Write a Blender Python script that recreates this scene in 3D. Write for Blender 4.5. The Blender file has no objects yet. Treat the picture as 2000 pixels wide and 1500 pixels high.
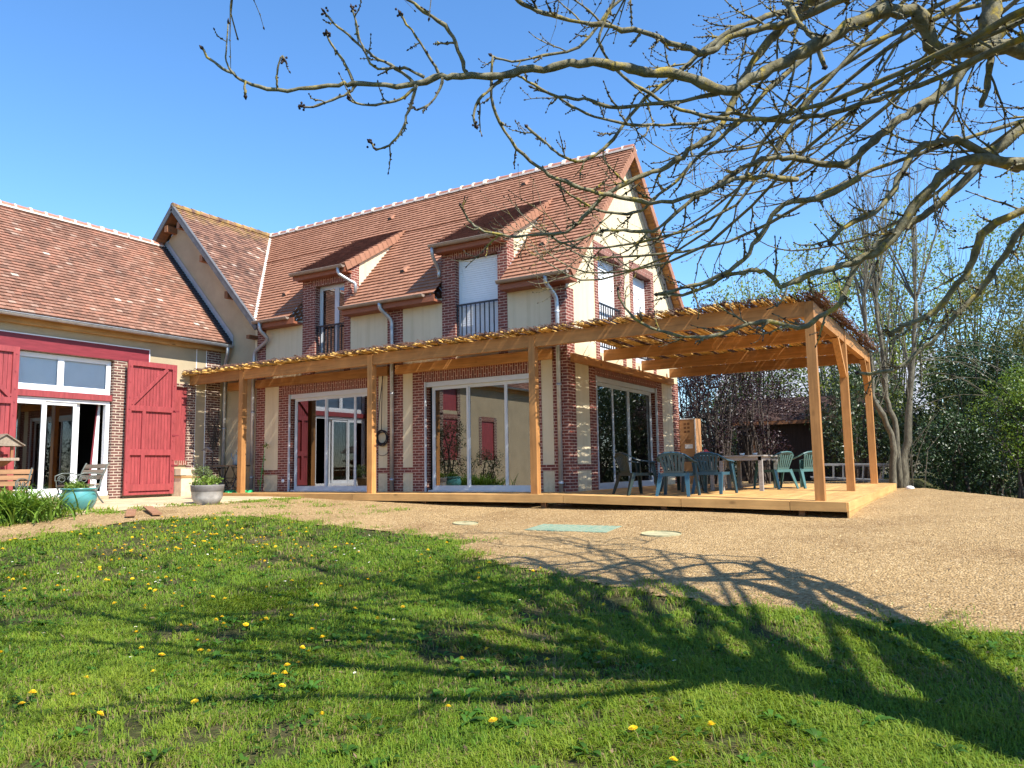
import bpy, math, random
import numpy as np
from mathutils import Vector, Matrix
random.seed(7); np.random.seed(7)
SC = bpy.context.scene
COL = SC.collection
# ------------------------------------------------------------ camera
YAW, PITCH, ROLL = .54868, .109146, -.016914
_cy, _sy, _cp, _sp = math.cos(YAW), math.sin(YAW), math.cos(PITCH), math.sin(PITCH)
_d = Vector((-_sy*_cp, _cy*_cp, _sp)); _r = Vector((_cy, _sy, 0)); _u = _r.cross(_d)
_r2 = math.cos(ROLL)*_r + math.sin(ROLL)*_u; _u2 = -math.sin(ROLL)*_r + math.cos(ROLL)*_u
CAM = Vector((7.56, -14.664, .5185))
cd = bpy.data.cameras.new('camera'); co = bpy.data.objects.new('camera', cd); COL.objects.link(co)
cd.sensor_width = 36; cd.sensor_fit = 'HORIZONTAL'; cd.lens = 36*1502.3/2000
cd.clip_start = .05; cd.clip_end = 3000
M3 = Matrix((_r2, _u2, -_d)).transposed()
co.matrix_world = Matrix.Translation(CAM) @ M3.to_4x4()
SC.camera = co
# ------------------------------------------------------------ light
EL, AZ = math.radians(49), math.radians(102)     # sun: azimuth clockwise from +Y
wd = bpy.data.worlds.new('World'); SC.world = wd; wd.use_nodes = True
wn = wd.node_tree; wn.nodes.clear()
sky = wn.nodes.new('ShaderNodeTexSky'); sky.sky_type = 'NISHITA'; sky.sun_disc = False
sky.sun_elevation = EL; sky.sun_rotation = AZ; sky.air_density = 1.0; sky.dust_density = 0.05; sky.ozone_density = 5.0; sky.altitude = 100
bg = wn.nodes.new('ShaderNodeBackground'); bg.inputs[1].default_value = .10
wo = wn.nodes.new('ShaderNodeOutputWorld')
hs = wn.nodes.new('ShaderNodeHueSaturation'); hs.inputs['Saturation'].default_value = 1.14; hs.inputs['Value'].default_value = 1.45
wn.links.new(sky.outputs[0], hs.inputs['Color']); wn.links.new(hs.outputs[0], bg.inputs[0]); wn.links.new(bg.outputs[0], wo.inputs[0])
sl = bpy.data.lights.new('sun', 'SUN'); sl.energy = 5.0; sl.angle = math.radians(.5); sl.color = (1, .95, .86)
so = bpy.data.objects.new('sun', sl); COL.objects.link(so)
SUND = Vector((math.sin(AZ)*math.cos(EL), math.cos(AZ)*math.cos(EL), math.sin(EL)))
so.rotation_euler = SUND.to_track_quat('Z', 'Y').to_euler(); so.location = (20, -5, 25)
VS = SC.view_settings; VS.view_transform = 'Standard'; VS.look = 'None'; VS.gamma = 1; VS.exposure = 1.0
SC.cycles.max_bounces = 8; SC.cycles.transparent_max_bounces = 16
# ------------------------------------------------------------ mesh builder
def V3(a): return np.array(a, float)
class MB:
    def __init__(s): s.v=[]; s.f=[]; s.m=[]; s.c=[]
    def face(s, pts, m=0, c=None):
        i=len(s.v); s.v.extend([tuple(p) for p in pts]); s.f.append(tuple(range(i,i+len(pts)))); s.m.append(m)
        s.c.append(random.random() if c is None else c)
    def hexa(s, P, m=0, c=None):
        c = random.random() if c is None else c
        i=len(s.v); s.v.extend([tuple(p) for p in P])
        for q in ((0,3,2,1),(4,5,6,7),(0,1,5,4),(1,2,6,5),(2,3,7,6),(3,0,4,7)):
            s.f.append(tuple(i+k for k in q)); s.m.append(m); s.c.append(c)
    def box(s,x0,x1,y0,y1,z0,z1,m=0,c=None,mp=None):
        P=[(x0,y0,z0),(x1,y0,z0),(x1,y1,z0),(x0,y1,z0),(x0,y0,z1),(x1,y0,z1),(x1,y1,z1),(x0,y1,z1)]
        if mp: P=[mp(*p) for p in P]
        s.hexa(P,m,c)
    def lb(s,mp,u0,u1,z0,z1,d0,d1,m=0,c=None):          # box in wall coordinates
        s.hexa([mp(u0,z0,d0),mp(u1,z0,d0),mp(u1,z0,d1),mp(u0,z0,d1),mp(u0,z1,d0),mp(u1,z1,d0),mp(u1,z1,d1),mp(u0,z1,d1)],m,c)
    def beam(s,p,q,w,h,up=(0,0,1),m=0,c=None,w1=None,h1=None):
        p=V3(p);q=V3(q);t=q-p;t/=np.linalg.norm(t);sd=np.cross(t,V3(up));n=np.linalg.norm(sd)
        sd=sd/n if n>1e-6 else V3((1,0,0));n=np.cross(sd,t); w1=w if w1 is None else w1; h1=h if h1 is None else h1
        a=sd*w/2;b=n*h/2;a1=sd*w1/2;b1=n*h1/2
        s.hexa([p-a-b,p+a-b,p+a+b,p-a+b,q-a1-b1,q+a1-b1,q+a1+b1,q-a1+b1],m,c)
    def tube(s,pts,rad,n=6,m=0,c=None,cap=True,flat=None):
        pts=[V3(p) for p in pts]
        if not hasattr(rad,'__len__'): rad=[rad]*len(pts)
        c = random.random() if c is None else c
        i0=len(s.v); prev=None
        for k,p in enumerate(pts):
            t=pts[min(k+1,len(pts)-1)]-pts[max(k-1,0)]; t=t/(np.linalg.norm(t)+1e-9)
            a=prev if prev is not None else (V3((0,0,1)) if abs(t[2])<.9 else V3((1,0,0)))
            a=a-t*(a@t); a/=np.linalg.norm(a)+1e-9; b=np.cross(t,a); prev=a
            fa,fb=(1,1) if flat is None else flat
            for j in range(n):
                th=2*math.pi*(j+.5)/n; s.v.append(tuple(p+rad[k]*(math.cos(th)*a*fa+math.sin(th)*b*fb)))
        for k in range(len(pts)-1):
            for j in range(n):
                A=i0+k*n+j;B=i0+k*n+(j+1)%n
                s.f.append((A,B,B+n,A+n)); s.m.append(m); s.c.append(c)
        if cap:
            s.f.append(tuple(i0+j for j in range(n))[::-1]); s.m.append(m); s.c.append(c)
            k=len(pts)-1; s.f.append(tuple(i0+k*n+j for j in range(n))); s.m.append(m); s.c.append(c)
    def lathe(s,prof,ctr=(0,0,0),n=24,m=0,ms=None):
        i0=len(s.v)
        for r,z in prof:
            for j in range(n):
                th=2*math.pi*j/n; s.v.append((ctr[0]+r*math.cos(th),ctr[1]+r*math.sin(th),ctr[2]+z))
        for k in range(len(prof)-1):
            for j in range(n):
                A=i0+k*n+j;B=i0+k*n+(j+1)%n
                s.f.append((A,B,B+n,A+n)); s.m.append(ms[k] if ms else m); s.c.append(.5)
    def ball(s,c,r,m=0,n=8,sc=(1,1,1)):
        pr=[(r*math.sin(math.pi*k/n)*1.0+1e-5, -r*math.cos(math.pi*k/n)) for k in range(n+1)]
        i0=len(s.v); s.lathe(pr,(0,0,0),n,m)
        for i in range(i0,len(s.v)):
            x,y,z=s.v[i]; s.v[i]=(c[0]+x*sc[0],c[1]+y*sc[1],c[2]+z*sc[2])
    def build(s,name,mats,parent=None,smooth=False,uv=False,local=False):
        me=bpy.data.meshes.new(name); me.from_pydata(s.v,[],s.f)
        if not isinstance(mats,(list,tuple)): mats=[mats]
        for m in mats: me.materials.append(m)
        me.polygons.foreach_set('material_index',s.m)
        if smooth: me.polygons.foreach_set('use_smooth',[True]*len(s.f))
        a=me.attributes.new('rnd','FLOAT','FACE'); a.data.foreach_set('value',s.c)
        if uv:
            ul=me.uv_layers.new(name='UVMap').data
            for p in me.polygons:
                n=p.normal; ax,ay,az=abs(n.x),abs(n.y),abs(n.z)
                for li in p.loop_indices:
                    x,y,z=s.v[me.loops[li].vertex_index]
                    ul[li].uv=(y,z) if ax>=ay and ax>=az else ((x,z) if ay>=az else (x,y))
        me.update()
        return link(name,me,parent,local)
def link(name,me,parent=None,local=False):
    o=bpy.data.objects.new(name,me); COL.objects.link(o)
    if parent is not None:
        o.parent=parent
        if not local: o.matrix_parent_inverse=Matrix.Translation(-V_abs(parent))
    return o
def V_abs(o): return Vector(o.location) if o.parent is None else Vector((0,0,0))
def thing(name,label,cat,loc=(0,0,0),group=None):
    o=bpy.data.objects.new(name,None); COL.objects.link(o); o.location=loc; o.empty_display_size=.2
    o['label']=label; o['category']=cat
    if group: o['group']=group
    return o
def tag(o,label,cat,group=None):
    o['label']=label; o['category']=cat
    if group: o['group']=group
    return o
def struct(o,kind='structure'): o['kind']=kind; return o
def npmesh(name,v,f,mats,col=None,parent=None,smooth=False,local=False,mi=None):
    """v (N,3), f (M,k) constant k; col (N,4) point colour"""
    me=bpy.data.meshes.new(name); v=np.asarray(v,np.float32); f=np.asarray(f,np.int32); M,k=f.shape
    me.vertices.add(len(v)); me.vertices.foreach_set('co',v.ravel())
    me.loops.add(M*k); me.loops.foreach_set('vertex_index',f.ravel())
    me.polygons.add(M); me.polygons.foreach_set('loop_start',np.arange(0,M*k,k,dtype=np.int32))
    try: me.polygons.foreach_set('loop_total',np.full(M,k,np.int32))
    except Exception: pass
    if not isinstance(mats,(list,tuple)): mats=[mats]
    for m in mats: me.materials.append(m)
    if mi is not None: me.polygons.foreach_set('material_index',np.asarray(mi,np.int32))
    if smooth: me.polygons.foreach_set('use_smooth',np.ones(M,bool))
    if col is not None:
        a=me.attributes.new('Col','FLOAT_COLOR','POINT'); a.data.foreach_set('color',np.asarray(col,np.float32).ravel())
    me.update(calc_edges=True); me.validate()
    return link(name,me,parent,local)
# ------------------------------------------------------------ materials
def _n(nt,t,**k):
    n=nt.nodes.new(t)
    for a,b in k.items(): setattr(n,a,b)
    return n
def base_mat(name):
    m=bpy.data.materials.new(name); m.use_nodes=True; nt=m.node_tree
    return m,nt,nt.nodes['Principled BSDF']
def mixc(nt,fac,a,b,mode='MIX'):
    n=_n(nt,'ShaderNodeMix',data_type='RGBA',blend_type=mode)
    for i,x in ((0,fac),(6,a),(7,b)):
        if isinstance(x,(int,float)): n.inputs[i].default_value=x
        elif isinstance(x,tuple): n.inputs[i].default_value=(*x[:3],1)
        else: nt.links.new(x,n.inputs[i])
    return n.outputs[2]
def noise(nt,vec,scale,detail=5,rough=.6):
    n=_n(nt,'ShaderNodeTexNoise'); n.inputs['Scale'].default_value=scale; n.inputs['Detail'].default_value=detail; n.inputs['Roughness'].default_value=rough
    if vec is not None: nt.links.new(vec,n.inputs['Vector'])
    return n.outputs[0]
def ramp(nt,fac,stops):
    n=_n(nt,'ShaderNodeValToRGB'); e=n.color_ramp.elements
    while len(e)<len(stops): e.new(.5)
    for k,(p,c) in enumerate(stops):
        e[k].position=p; e[k].color=(*c,1) if len(c)==3 else c
    nt.links.new(fac,n.inputs[0]); return n.outputs[0]
def coords(nt,stretch=(1,1,1),kind='Object'):
    t=_n(nt,'ShaderNodeTexCoord'); mp=_n(nt,'ShaderNodeMapping'); mp.inputs['Scale'].default_value=stretch
    nt.links.new(t.outputs[kind],mp.inputs[0]); return mp.outputs[0]
def bump(nt,b,h,strength,dist=.01):
    n=_n(nt,'ShaderNodeBump'); n.inputs['Strength'].default_value=strength; n.inputs['Distance'].default_value=dist
    nt.links.new(h,n.inputs['Height']); nt.links.new(n.outputs[0],b.inputs['Normal'])
def mk(name,col,rough=.7,vary=.2,ns=4,bs=60,bst=.3,bd=.004,stretch=(1,1,1),attr=0,spec=.3,metal=0,col2=None,fine=0):
    m,nt,b=base_mat(name); vec=coords(nt,stretch)
    c1=tuple(x*(1-vary) for x in col); c2=col2 or tuple(min(1,x*(1+vary)) for x in col)
    f=noise(nt,vec,ns,6); out=ramp(nt,f,[(.3,c1),(.7,c2)])
    if fine:
        f2=noise(nt,vec,bs,3); out=mixc(nt,fine,out,ramp(nt,f2,[(.35,(.35,.35,.35)),(.65,(1.0,1.0,1.0))]),'MULTIPLY')
    if attr:
        a=_n(nt,'ShaderNodeAttribute',attribute_name='rnd'); mr=_n(nt,'ShaderNodeMapRange')
        mr.inputs['To Min'].default_value=1-attr; mr.inputs['To Max'].default_value=1+attr
        nt.links.new(a.outputs['Fac'],mr.inputs[0]); out=mixc(nt,1.0,out,mr.outputs[0],'MULTIPLY')
    nt.links.new(out,b.inputs['Base Color']); b.inputs['Roughness'].default_value=rough
    b.inputs['Specular IOR Level'].default_value=spec; b.inputs['Metallic'].default_value=metal
    if bst: bump(nt,b,noise(nt,vec,bs,4),bst,bd)
    return m
def wood(name,col,axis,rough=.65,attr=.26,g=1.0,vary=.3):
    st=[14,14,14]; st['xyz'.index(axis)]=.9
    m,nt,b=base_mat(name); vec=coords(nt,tuple(st)); v2=coords(nt,(1,1,1))
    a=_n(nt,'ShaderNodeAttribute',attribute_name='rnd')
    f=noise(nt,vec,1.3,8,.65); out=ramp(nt,f,[(.3,tuple(x*(1-vary) for x in col)),(.55,col),(.75,tuple(min(1,x*(1+vary*.7)) for x in col))])
    kn=_n(nt,'ShaderNodeTexVoronoi'); kn.inputs['Scale'].default_value=2.6; 
    s2=[1,1,1]; s2['xyz'.index(axis)]=.55; nt.links.new(coords(nt,tuple(s2)),kn.inputs['Vector'])
    out=mixc(nt,ramp(nt,kn.outputs['Distance'],[(.035,(.8,.8,.8)),(.12,(0,0,0))]),out,tuple(x*.3 for x in col))
    out=mixc(nt,1.0,out,ramp(nt,noise(nt,v2,2.2,3),[(.3,(.82,.80,.78)),(.7,(1.08,1.08,1.08))]),'MULTIPLY')
    mr=_n(nt,'ShaderNodeMapRange'); mr.inputs['To Min'].default_value=1-attr; mr.inputs['To Max'].default_value=1+attr
    nt.links.new(a.outputs['Fac'],mr.inputs[0]); out=mixc(nt,1.0,out,mr.outputs[0],'MULTIPLY')
    nt.links.new(out,b.inputs['Base Color']); b.inputs['Roughness'].default_value=rough; b.inputs['Specular IOR Level'].default_value=.25
    bump(nt,b,f,.25,.003); return m
def brick(name,c1,c2,mortar,soldier=False,bw=.225,rh=.0655,mo=.0085,old=False):
    m,nt,b=base_mat(name); t=_n(nt,'ShaderNodeTexCoord'); vec=t.outputs['UV']
    if soldier:
        sp=_n(nt,'ShaderNodeSeparateXYZ'); cb=_n(nt,'ShaderNodeCombineXYZ'); nt.links.new(vec,sp.inputs[0])
        nt.links.new(sp.outputs[1],cb.inputs[0]); nt.links.new(sp.outputs[0],cb.inputs[1]); vec=cb.outputs[0]
    if old:
        nz=_n(nt,'ShaderNodeTexNoise'); nz.inputs['Scale'].default_value=5; nt.links.new(vec,nz.inputs['Vector'])
        vm=_n(nt,'ShaderNodeVectorMath',operation='SCALE'); vm.inputs['Scale'].default_value=.02; nt.links.new(nz.outputs[1],vm.inputs[0])
        va=_n(nt,'ShaderNodeVectorMath',operation='ADD'); nt.links.new(vec,va.inputs[0]); nt.links.new(vm.outputs[0],va.inputs[1]); vec=va.outputs[0]
    br=_n(nt,'ShaderNodeTexBrick'); br.inputs['Scale'].default_value=1; br.inputs['Brick Width'].default_value=bw; br.inputs['Row Height'].default_value=rh
    br.inputs['Mortar Size'].default_value=mo; br.inputs['Mortar Smooth'].default_value=.15; br.inputs['Bias'].default_value=0
    br.inputs['Color1'].default_value=(*c1,1); br.inputs['Color2'].default_value=(*c2,1); br.inputs['Mortar'].default_value=(*mortar,1)
    nt.links.new(vec,br.inputs['Vector'])
    nz=noise(nt,vec,9,5); out=mixc(nt,1.0,br.outputs[0],ramp(nt,nz,[(.25,(.7,.68,.66)),(.75,(1.2,1.18,1.16))]),'MULTIPLY')
    nt.links.new(out,b.inputs['Base Color']); b.inputs['Roughness'].default_value=.8; b.inputs['Specular IOR Level'].default_value=.2
    inv=_n(nt,'ShaderNodeMath',operation='SUBTRACT'); inv.inputs[0].default_value=1; nt.links.new(br.outputs[1],inv.inputs[1])
    ad=_n(nt,'ShaderNodeMath',operation='MULTIPLY_ADD'); nt.links.new(noise(nt,vec,90,3),ad.inputs[0]); ad.inputs[1].default_value=.3; nt.links.new(inv.outputs[0],ad.inputs[2])
    bump(nt,b,ad.outputs[0],.7,.008); return m
def tile(name,stops,patch,moss=None):
    m,nt,b=base_mat(name); a=_n(nt,'ShaderNodeAttribute',attribute_name='rnd'); out=ramp(nt,a.outputs['Fac'],stops)
    vec=coords(nt); f=noise(nt,vec,.7,6,.65); out=mixc(nt,1.0,out,ramp(nt,f,[(.3,patch[0]),(.7,patch[1])]),'MULTIPLY')
    out=mixc(nt,1.0,out,ramp(nt,noise(nt,vec,14,4),[(.25,(.8,.8,.8)),(.75,(1.12,1.12,1.12))]),'MULTIPLY')
    if moss:
        g=_n(nt,'ShaderNodeTexCoord'); sp=_n(nt,'ShaderNodeSeparateXYZ'); nt.links.new(g.outputs['Object'],sp.inputs[0])
        mr=_n(nt,'ShaderNodeMapRange'); mr.inputs['From Min'].default_value=moss[0]; mr.inputs['From Max'].default_value=moss[1]; nt.links.new(sp.outputs[2],mr.inputs[0])
        ml=_n(nt,'ShaderNodeMath',operation='MULTIPLY'); nt.links.new(mr.outputs[0],ml.inputs[0]); nt.links.new(ramp(nt,noise(nt,vec,5,6,.7),[(.42,(0,0,0)),(.6,(1,1,1))]),ml.inputs[1])
        out=mixc(nt,ml.outputs[0],out,moss[2])
    nt.links.new(out,b.inputs['Base Color']); b.inputs['Roughness'].default_value=.85; b.inputs['Specular IOR Level'].default_value=.2
    bump(nt,b,noise(nt,vec,60,4),.35,.005); return m
def glass(name,tint=(.55,.6,.6),ior=2.0,gcol=(.95,.97,1)):
    m=bpy.data.materials.new(name); m.use_nodes=True; nt=m.node_tree; nt.nodes.clear()
    o=_n(nt,'ShaderNodeOutputMaterial'); mx=_n(nt,'ShaderNodeMixShader'); fr=_n(nt,'ShaderNodeFresnel'); fr.inputs[0].default_value=ior
    tr=_n(nt,'ShaderNodeBsdfTransparent'); tr.inputs[0].default_value=(*tint,1); gl=_n(nt,'ShaderNodeBsdfGlossy'); gl.inputs['Roughness'].default_value=.0; gl.inputs[0].default_value=(*gcol,1)
    nt.links.new(fr.outputs[0],mx.inputs[0]); nt.links.new(tr.outputs[0],mx.inputs[1]); nt.links.new(gl.outputs[0],mx.inputs[2]); nt.links.new(mx.outputs[0],o.inputs[0]); return m
def leafm(name,c1,c2,rough=.5,trans=.35,spec=.4):
    m=bpy.data.materials.new(name); m.use_nodes=True; nt=m.node_tree; b=nt.nodes['Principled BSDF']; o=nt.nodes['Material Output']
    a=_n(nt,'ShaderNodeAttribute',attribute_name='Col'); sp=_n(nt,'ShaderNodeSeparateColor'); nt.links.new(a.outputs['Color'],sp.inputs[0])
    out=ramp(nt,sp.outputs[0],[(0,c1),(1,c2)]); nt.links.new(out,b.inputs['Base Color']); b.inputs['Roughness'].default_value=rough; b.inputs['Specular IOR Level'].default_value=spec
    t=_n(nt,'ShaderNodeBsdfTranslucent'); nt.links.new(mixc(nt,1.0,out,(1.0,1.0,.55),'MULTIPLY'),t.inputs[0])
    mx=_n(nt,'ShaderNodeMixShader'); mx.inputs[0].default_value=trans; nt.links.new(b.outputs[0],mx.inputs[1]); nt.links.new(t.outputs[0],mx.inputs[2]); nt.links.new(mx.outputs[0],o.inputs[0]); return m
MT={}
def plaster(name,col,dirt):
    m,nt,b=base_mat(name); vec=coords(nt); out=ramp(nt,noise(nt,vec,1.1,7,.65),[(.3,tuple(x*.93 for x in col)),(.7,tuple(x*1.05 for x in col))])
    out=mixc(nt,1.0,out,ramp(nt,noise(nt,coords(nt,(5,5,.22)),1.0,7,.7),[(.30,(.86,.85,.82)),(.52,(1,1,1))]),'MULTIPLY')
    sp=_n(nt,'ShaderNodeSeparateXYZ'); nt.links.new(vec,sp.inputs[0]); mr=_n(nt,'ShaderNodeMapRange'); mr.inputs['From Min'].default_value=.55; mr.inputs['From Max'].default_value=-.05; nt.links.new(sp.outputs[2],mr.inputs[0])
    ml=_n(nt,'ShaderNodeMath',operation='MULTIPLY'); nt.links.new(mr.outputs[0],ml.inputs[0]); nt.links.new(ramp(nt,noise(nt,vec,7,6,.75),[(.4,(0,0,0)),(.65,(.7,.7,.7))]),ml.inputs[1]); out=mixc(nt,ml.outputs[0],out,dirt)
    nt.links.new(out,b.inputs['Base Color']); b.inputs['Roughness'].default_value=.9; b.inputs['Specular IOR Level'].default_value=.15; bump(nt,b,noise(nt,vec,110,5,.7),.5,.006); return m
MT['plaster']=plaster('cream_plaster',(.66,.555,.37),(.36,.29,.19))
MT['old_plaster']=mk('old_plaster',(.41,.33,.21),.9,.12,1.5,90,.5,.006)
MT['brick']=brick('red_brick',(.235,.068,.050),(.15,.046,.037),(.52,.36,.285))
MT['soldier']=brick('soldier_brick',(.235,.068,.050),(.15,.046,.037),(.52,.36,.285),True)
MT['old_brick']=brick('old_brick',(.17,.075,.06),(.10,.05,.045),(.50,.42,.33),old=True,rh=.07,mo=.011)
T0=[(0,(.315,.150,.092)),(.5,(.345,.167,.102)),(.9,(.375,.184,.115)),(1,(.33,.158,.097))]
MT['tile']=tile('new_roof_tile',T0,((.86,.84,.82),(1.08,1.08,1.08)))
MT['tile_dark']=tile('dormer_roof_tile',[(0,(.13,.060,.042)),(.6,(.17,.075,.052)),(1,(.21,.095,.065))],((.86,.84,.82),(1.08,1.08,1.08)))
T1=[(0,(.19,.105,.075)),(.25,(.23,.12,.083)),(.5,(.28,.145,.10)),(.75,(.32,.155,.105)),(.95,(.31,.18,.13)),(.992,(.38,.26,.2)),(1,(.55,.45,.37))]
MT['tile_old']=tile('old_roof_tile',T1,((.72,.72,.72),(1.15,1.12,1.08)))
T2=[(0,(.14,.085,.065)),(.3,(.19,.105,.08)),(.6,(.26,.14,.10)),(.96,(.30,.17,.12)),(1,(.5,.4,.33))]
MT['tile_moss']=tile('mossy_roof_tile',T2,((.72,.72,.72),(1.15,1.12,1.08)),(8.25,9.3,(.50,.34,.08)))
MT['ridge']=mk('ridge_tile',(.36,.16,.11),.85,.25,8)
MT['mortar']=mk('white_mortar',(.72,.62,.52),.9,.1,10)
MT['zinc']=mk('zinc',(.42,.43,.44),.42,.18,6,20,.1,.002,metal=.55,spec=.5)
MT['gutter']=mk('sepia_zinc',(.30,.235,.185),.5,.15,6,20,.1,.002,metal=.25,spec=.4)
MT['slate']=mk('dark_slate',(.035,.035,.04),.6,.3,12)
MT['lead']=mk('grey_lead',(.40,.40,.41),.6,.12,5,metal=.2)
MT['white']=mk('white_lacquer',(.78,.79,.80),.35,.03,3,80,.03,.001,spec=.5)
MT['alu']=mk('aluminium_frame',(.55,.57,.59),.35,.05,3,80,.04,.001,metal=.15,spec=.5)
MT['black']=mk('black_iron',(.012,.013,.016),.4,.2,10,spec=.5)
MT['glass']=glass('window_glass',(.34,.37,.37),2.6)
MT['glass_clear']=glass('clear_glass',(.92,.94,.94),1.32)
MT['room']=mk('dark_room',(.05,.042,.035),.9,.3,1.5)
MT['redwood']=mk('red_painted_wood',(.29,.052,.054),.5,.22,3,30,.15,.003,(6,6,1),.05,.4)
MT['redbeam']=mk('dark_red_beam',(.20,.028,.036),.5,.2,3,30,.2,.003,(8,1,8),.05,.35)
W1=(.47,.225,.075)
for ax in 'xyz': MT['w'+ax]=wood('pergola_wood_'+ax,W1,ax); MT['d'+ax]=wood('deck_wood_'+ax,(.56,.325,.12),ax,attr=.14,vary=.2); MT['b'+ax]=wood('brown_wood_'+ax,(.25,.115,.055),ax)
MT['eave']=wood('eave_wood',(.42,.245,.10),'y'); MT['soffit']=mk('red_brown_plank',(.27,.095,.05),.6,.2,6,30,.2,.003,(1,8,8))
MT['oldwood']=wood('grey_weathered_wood',(.27,.215,.16),'x',attr=.3)
MT['plank']=wood('red_brown_plank_wood',(.36,.185,.10),'x')

# ------------------------------------------------------------ terrain
def sm(a,b,x):
    t=np.clip((x-a)/(b-a),0,1); return t*t*(3-2*t)
RY=[-60,-40,-20,-14.7,-10,-5,-1.4,6.3,12,30,80]; RZ=[-1.7,-1.5,-1.25,-1.12,-.9,-.57,-.29,-.17,-.1,-.1,-.1]
LY=[-60,-40,-20,-15,-11,-8,-6.3,-5,0,80]; LZ=[-1.7,-1.5,-1.15,-.9,-.56,-.3,-.16,-.1,-.08,-.08]
def mound(x,y):
    # low spoil bank running from the deck's far corner to the right; the ground falls away behind it
    s=(x-5.9)*.917+(y-6.2)*.398; on=sm(5.6,6.4,x)*sm(-6,-2,y)
    return -.08*np.exp(-((x-5.6)/1.6)**2-((y+1.6)/1.4)**2)+on*(.07*np.exp(-(s/1.1)**2)-.55*sm(.1,2.2,s)*(1-sm(9,16,s)))
def gz(x,y):
    t=sm(-8.5,0.5,x)
    return np.interp(y,LY,LZ)*(1-t)+np.interp(y,RY,RZ)*t+mound(x,y)
def G(x,y): return float(gz(x,y))
LAWN=np.array([(-5.7,-12),(-5.35,-10),(-5.28,-8.63),(-5.41,-7.64),(-5.47,-6.65),(-4.79,-5.4),(-4.34,-4.75),(-2.96,-4.61),(-1.52,-4.58),(-.32,-4.71),(.7,-5.05),(.91,-5.55),(1.77,-6.17),(3.1,-6.76),(4.22,-7.26),(4.83,-7.42),(5.63,-7.67),(6.28,-7.73),(7.04,-7.79),(7.7,-7.83),(10,-8.0),(17,-8.3),(17,-22),(-6.2,-22)])
PAVE=np.array([(-11.3,-21),(-7.6,-21),(-7.2,-12),(-6.95,-8),(-7.0,-6.6),(-6.78,-5.87),(-6.73,-4.79),(-6.5,-3.64),(-6.55,-2.4),(-6.5,-1.2),(-6.5,.05),(-11.3,.05)])
def inside(P,poly):
    x,y=P[:,0],P[:,1]; r=np.zeros(len(P),bool); j=len(poly)-1
    for i in range(len(poly)):
        xi,yi=poly[i];xj,yj=poly[j]
        c=((yi>y)!=(yj>y))&(x<(xj-xi)*(y-yi)/(yj-yi+1e-12)+xi); r^=c; j=i
    return r
_rng=np.random.RandomState(3)
_ph=_rng.rand(24)*6.28; _kx=_rng.randn(24); _ky=_rng.randn(24)
def fbm(x,y,s=1.0):
    o=0
    for i in range(24):
        k=(1,2.1,4.3,8.7)[i%4]*s; o=o+np.sin(k*(_kx[i]*x+_ky[i]*y)+_ph[i])/((1,1.6,2.6,4)[i%4])
    return o/7.5
def grid_sheet(name,xs,ys,keep,dz,mat,rough=0):
    X,Y=np.meshgrid(xs,ys); Z=gz(X,Y)+dz+rough*fbm(X,Y,2.5)
    v=np.c_[X.ravel(),Y.ravel(),Z.ravel()]; nx=len(xs); i=np.arange(len(xs)-1)[None]+np.arange(len(ys)-1)[:,None]*nx; i=i.ravel()
    f=np.c_[i,i+1,i+1+nx,i+nx]
    if keep is not None:
        cx=v[f].mean(1); f=f[keep(cx)]
        u,inv=np.unique(f,return_inverse=True); v=v[u]; f=inv.reshape(f.shape)
    return npmesh(name,v,f,mat,smooth=True)
m,nt,b=base_mat('lawn_soil'); vec=coords(nt)
c=ramp(nt,noise(nt,vec,1.1,8,.7),[(.3,(.045,.06,.015)),(.5,(.075,.075,.028)),(.7,(.13,.095,.055))]); c=mixc(nt,1.0,c,ramp(nt,noise(nt,vec,45,4),[(.3,(.45,.45,.45)),(.7,(1.15,1.15,1.15))]),'MULTIPLY')
nt.links.new(c,b.inputs['Base Color']); b.inputs['Roughness'].default_value=.95; b.inputs['Specular IOR Level'].default_value=.1; bump(nt,b,noise(nt,vec,40,6),.8,.03); MT['soil']=m
far=np.array([-900,-400,-200,-100,-60,-40,-28]); 
xs=np.r_[far,np.arange(-20,22.1,.5),-far[::-1]]; ys=np.r_[far,np.arange(-22,26.1,.5),-far[::-1]]
struct(grid_sheet('ground',xs,ys,None,-.012,MT['soil']))
# gravel
m,nt,b=base_mat('sandy_gravel'); vec=coords(nt)
vo=_n(nt,'ShaderNodeTexVoronoi'); vo.inputs['Scale'].default_value=42; nt.links.new(vec,vo.inputs['Vector'])
vo2=_n(nt,'ShaderNodeTexVoronoi'); vo2.inputs['Scale'].default_value=95; nt.links.new(vec,vo2.inputs['Vector'])
sp=_n(nt,'ShaderNodeSeparateColor'); nt.links.new(vo.outputs['Color'],sp.inputs[0])
c=ramp(nt,sp.outputs[0],[(0,(.345,.225,.105)),(.5,(.455,.31,.150)),(.85,(.53,.37,.185)),(1,(.62,.46,.27))])
c=mixc(nt,.8,c,ramp(nt,noise(nt,vec,.55,9,.72),[(.3,(.62,.56,.52)),(.5,(.95,.94,.92)),(.7,(1.12,1.12,1.10))]),'MULTIPLY')
c=mixc(nt,1.0,c,ramp(nt,noise(nt,vec,24,6,.75),[(.36,(.55,.52,.48)),(.55,(1.04,1.04,1.04))]),'MULTIPLY')
nt.links.new(c,b.inputs['Base Color']); b.inputs['Roughness'].default_value=.95; b.inputs['Specular IOR Level'].default_value=.1
hh=_n(nt,'ShaderNodeMath',operation='MULTIPLY_ADD'); nt.links.new(vo.outputs['Distance'],hh.inputs[0]); hh.inputs[1].default_value=-.6; nt.links.new(noise(nt,vec,11,8,.75),hh.inputs[2])
bump(nt,b,hh.outputs[0],.9,.05); MT['gravel']=m
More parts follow.
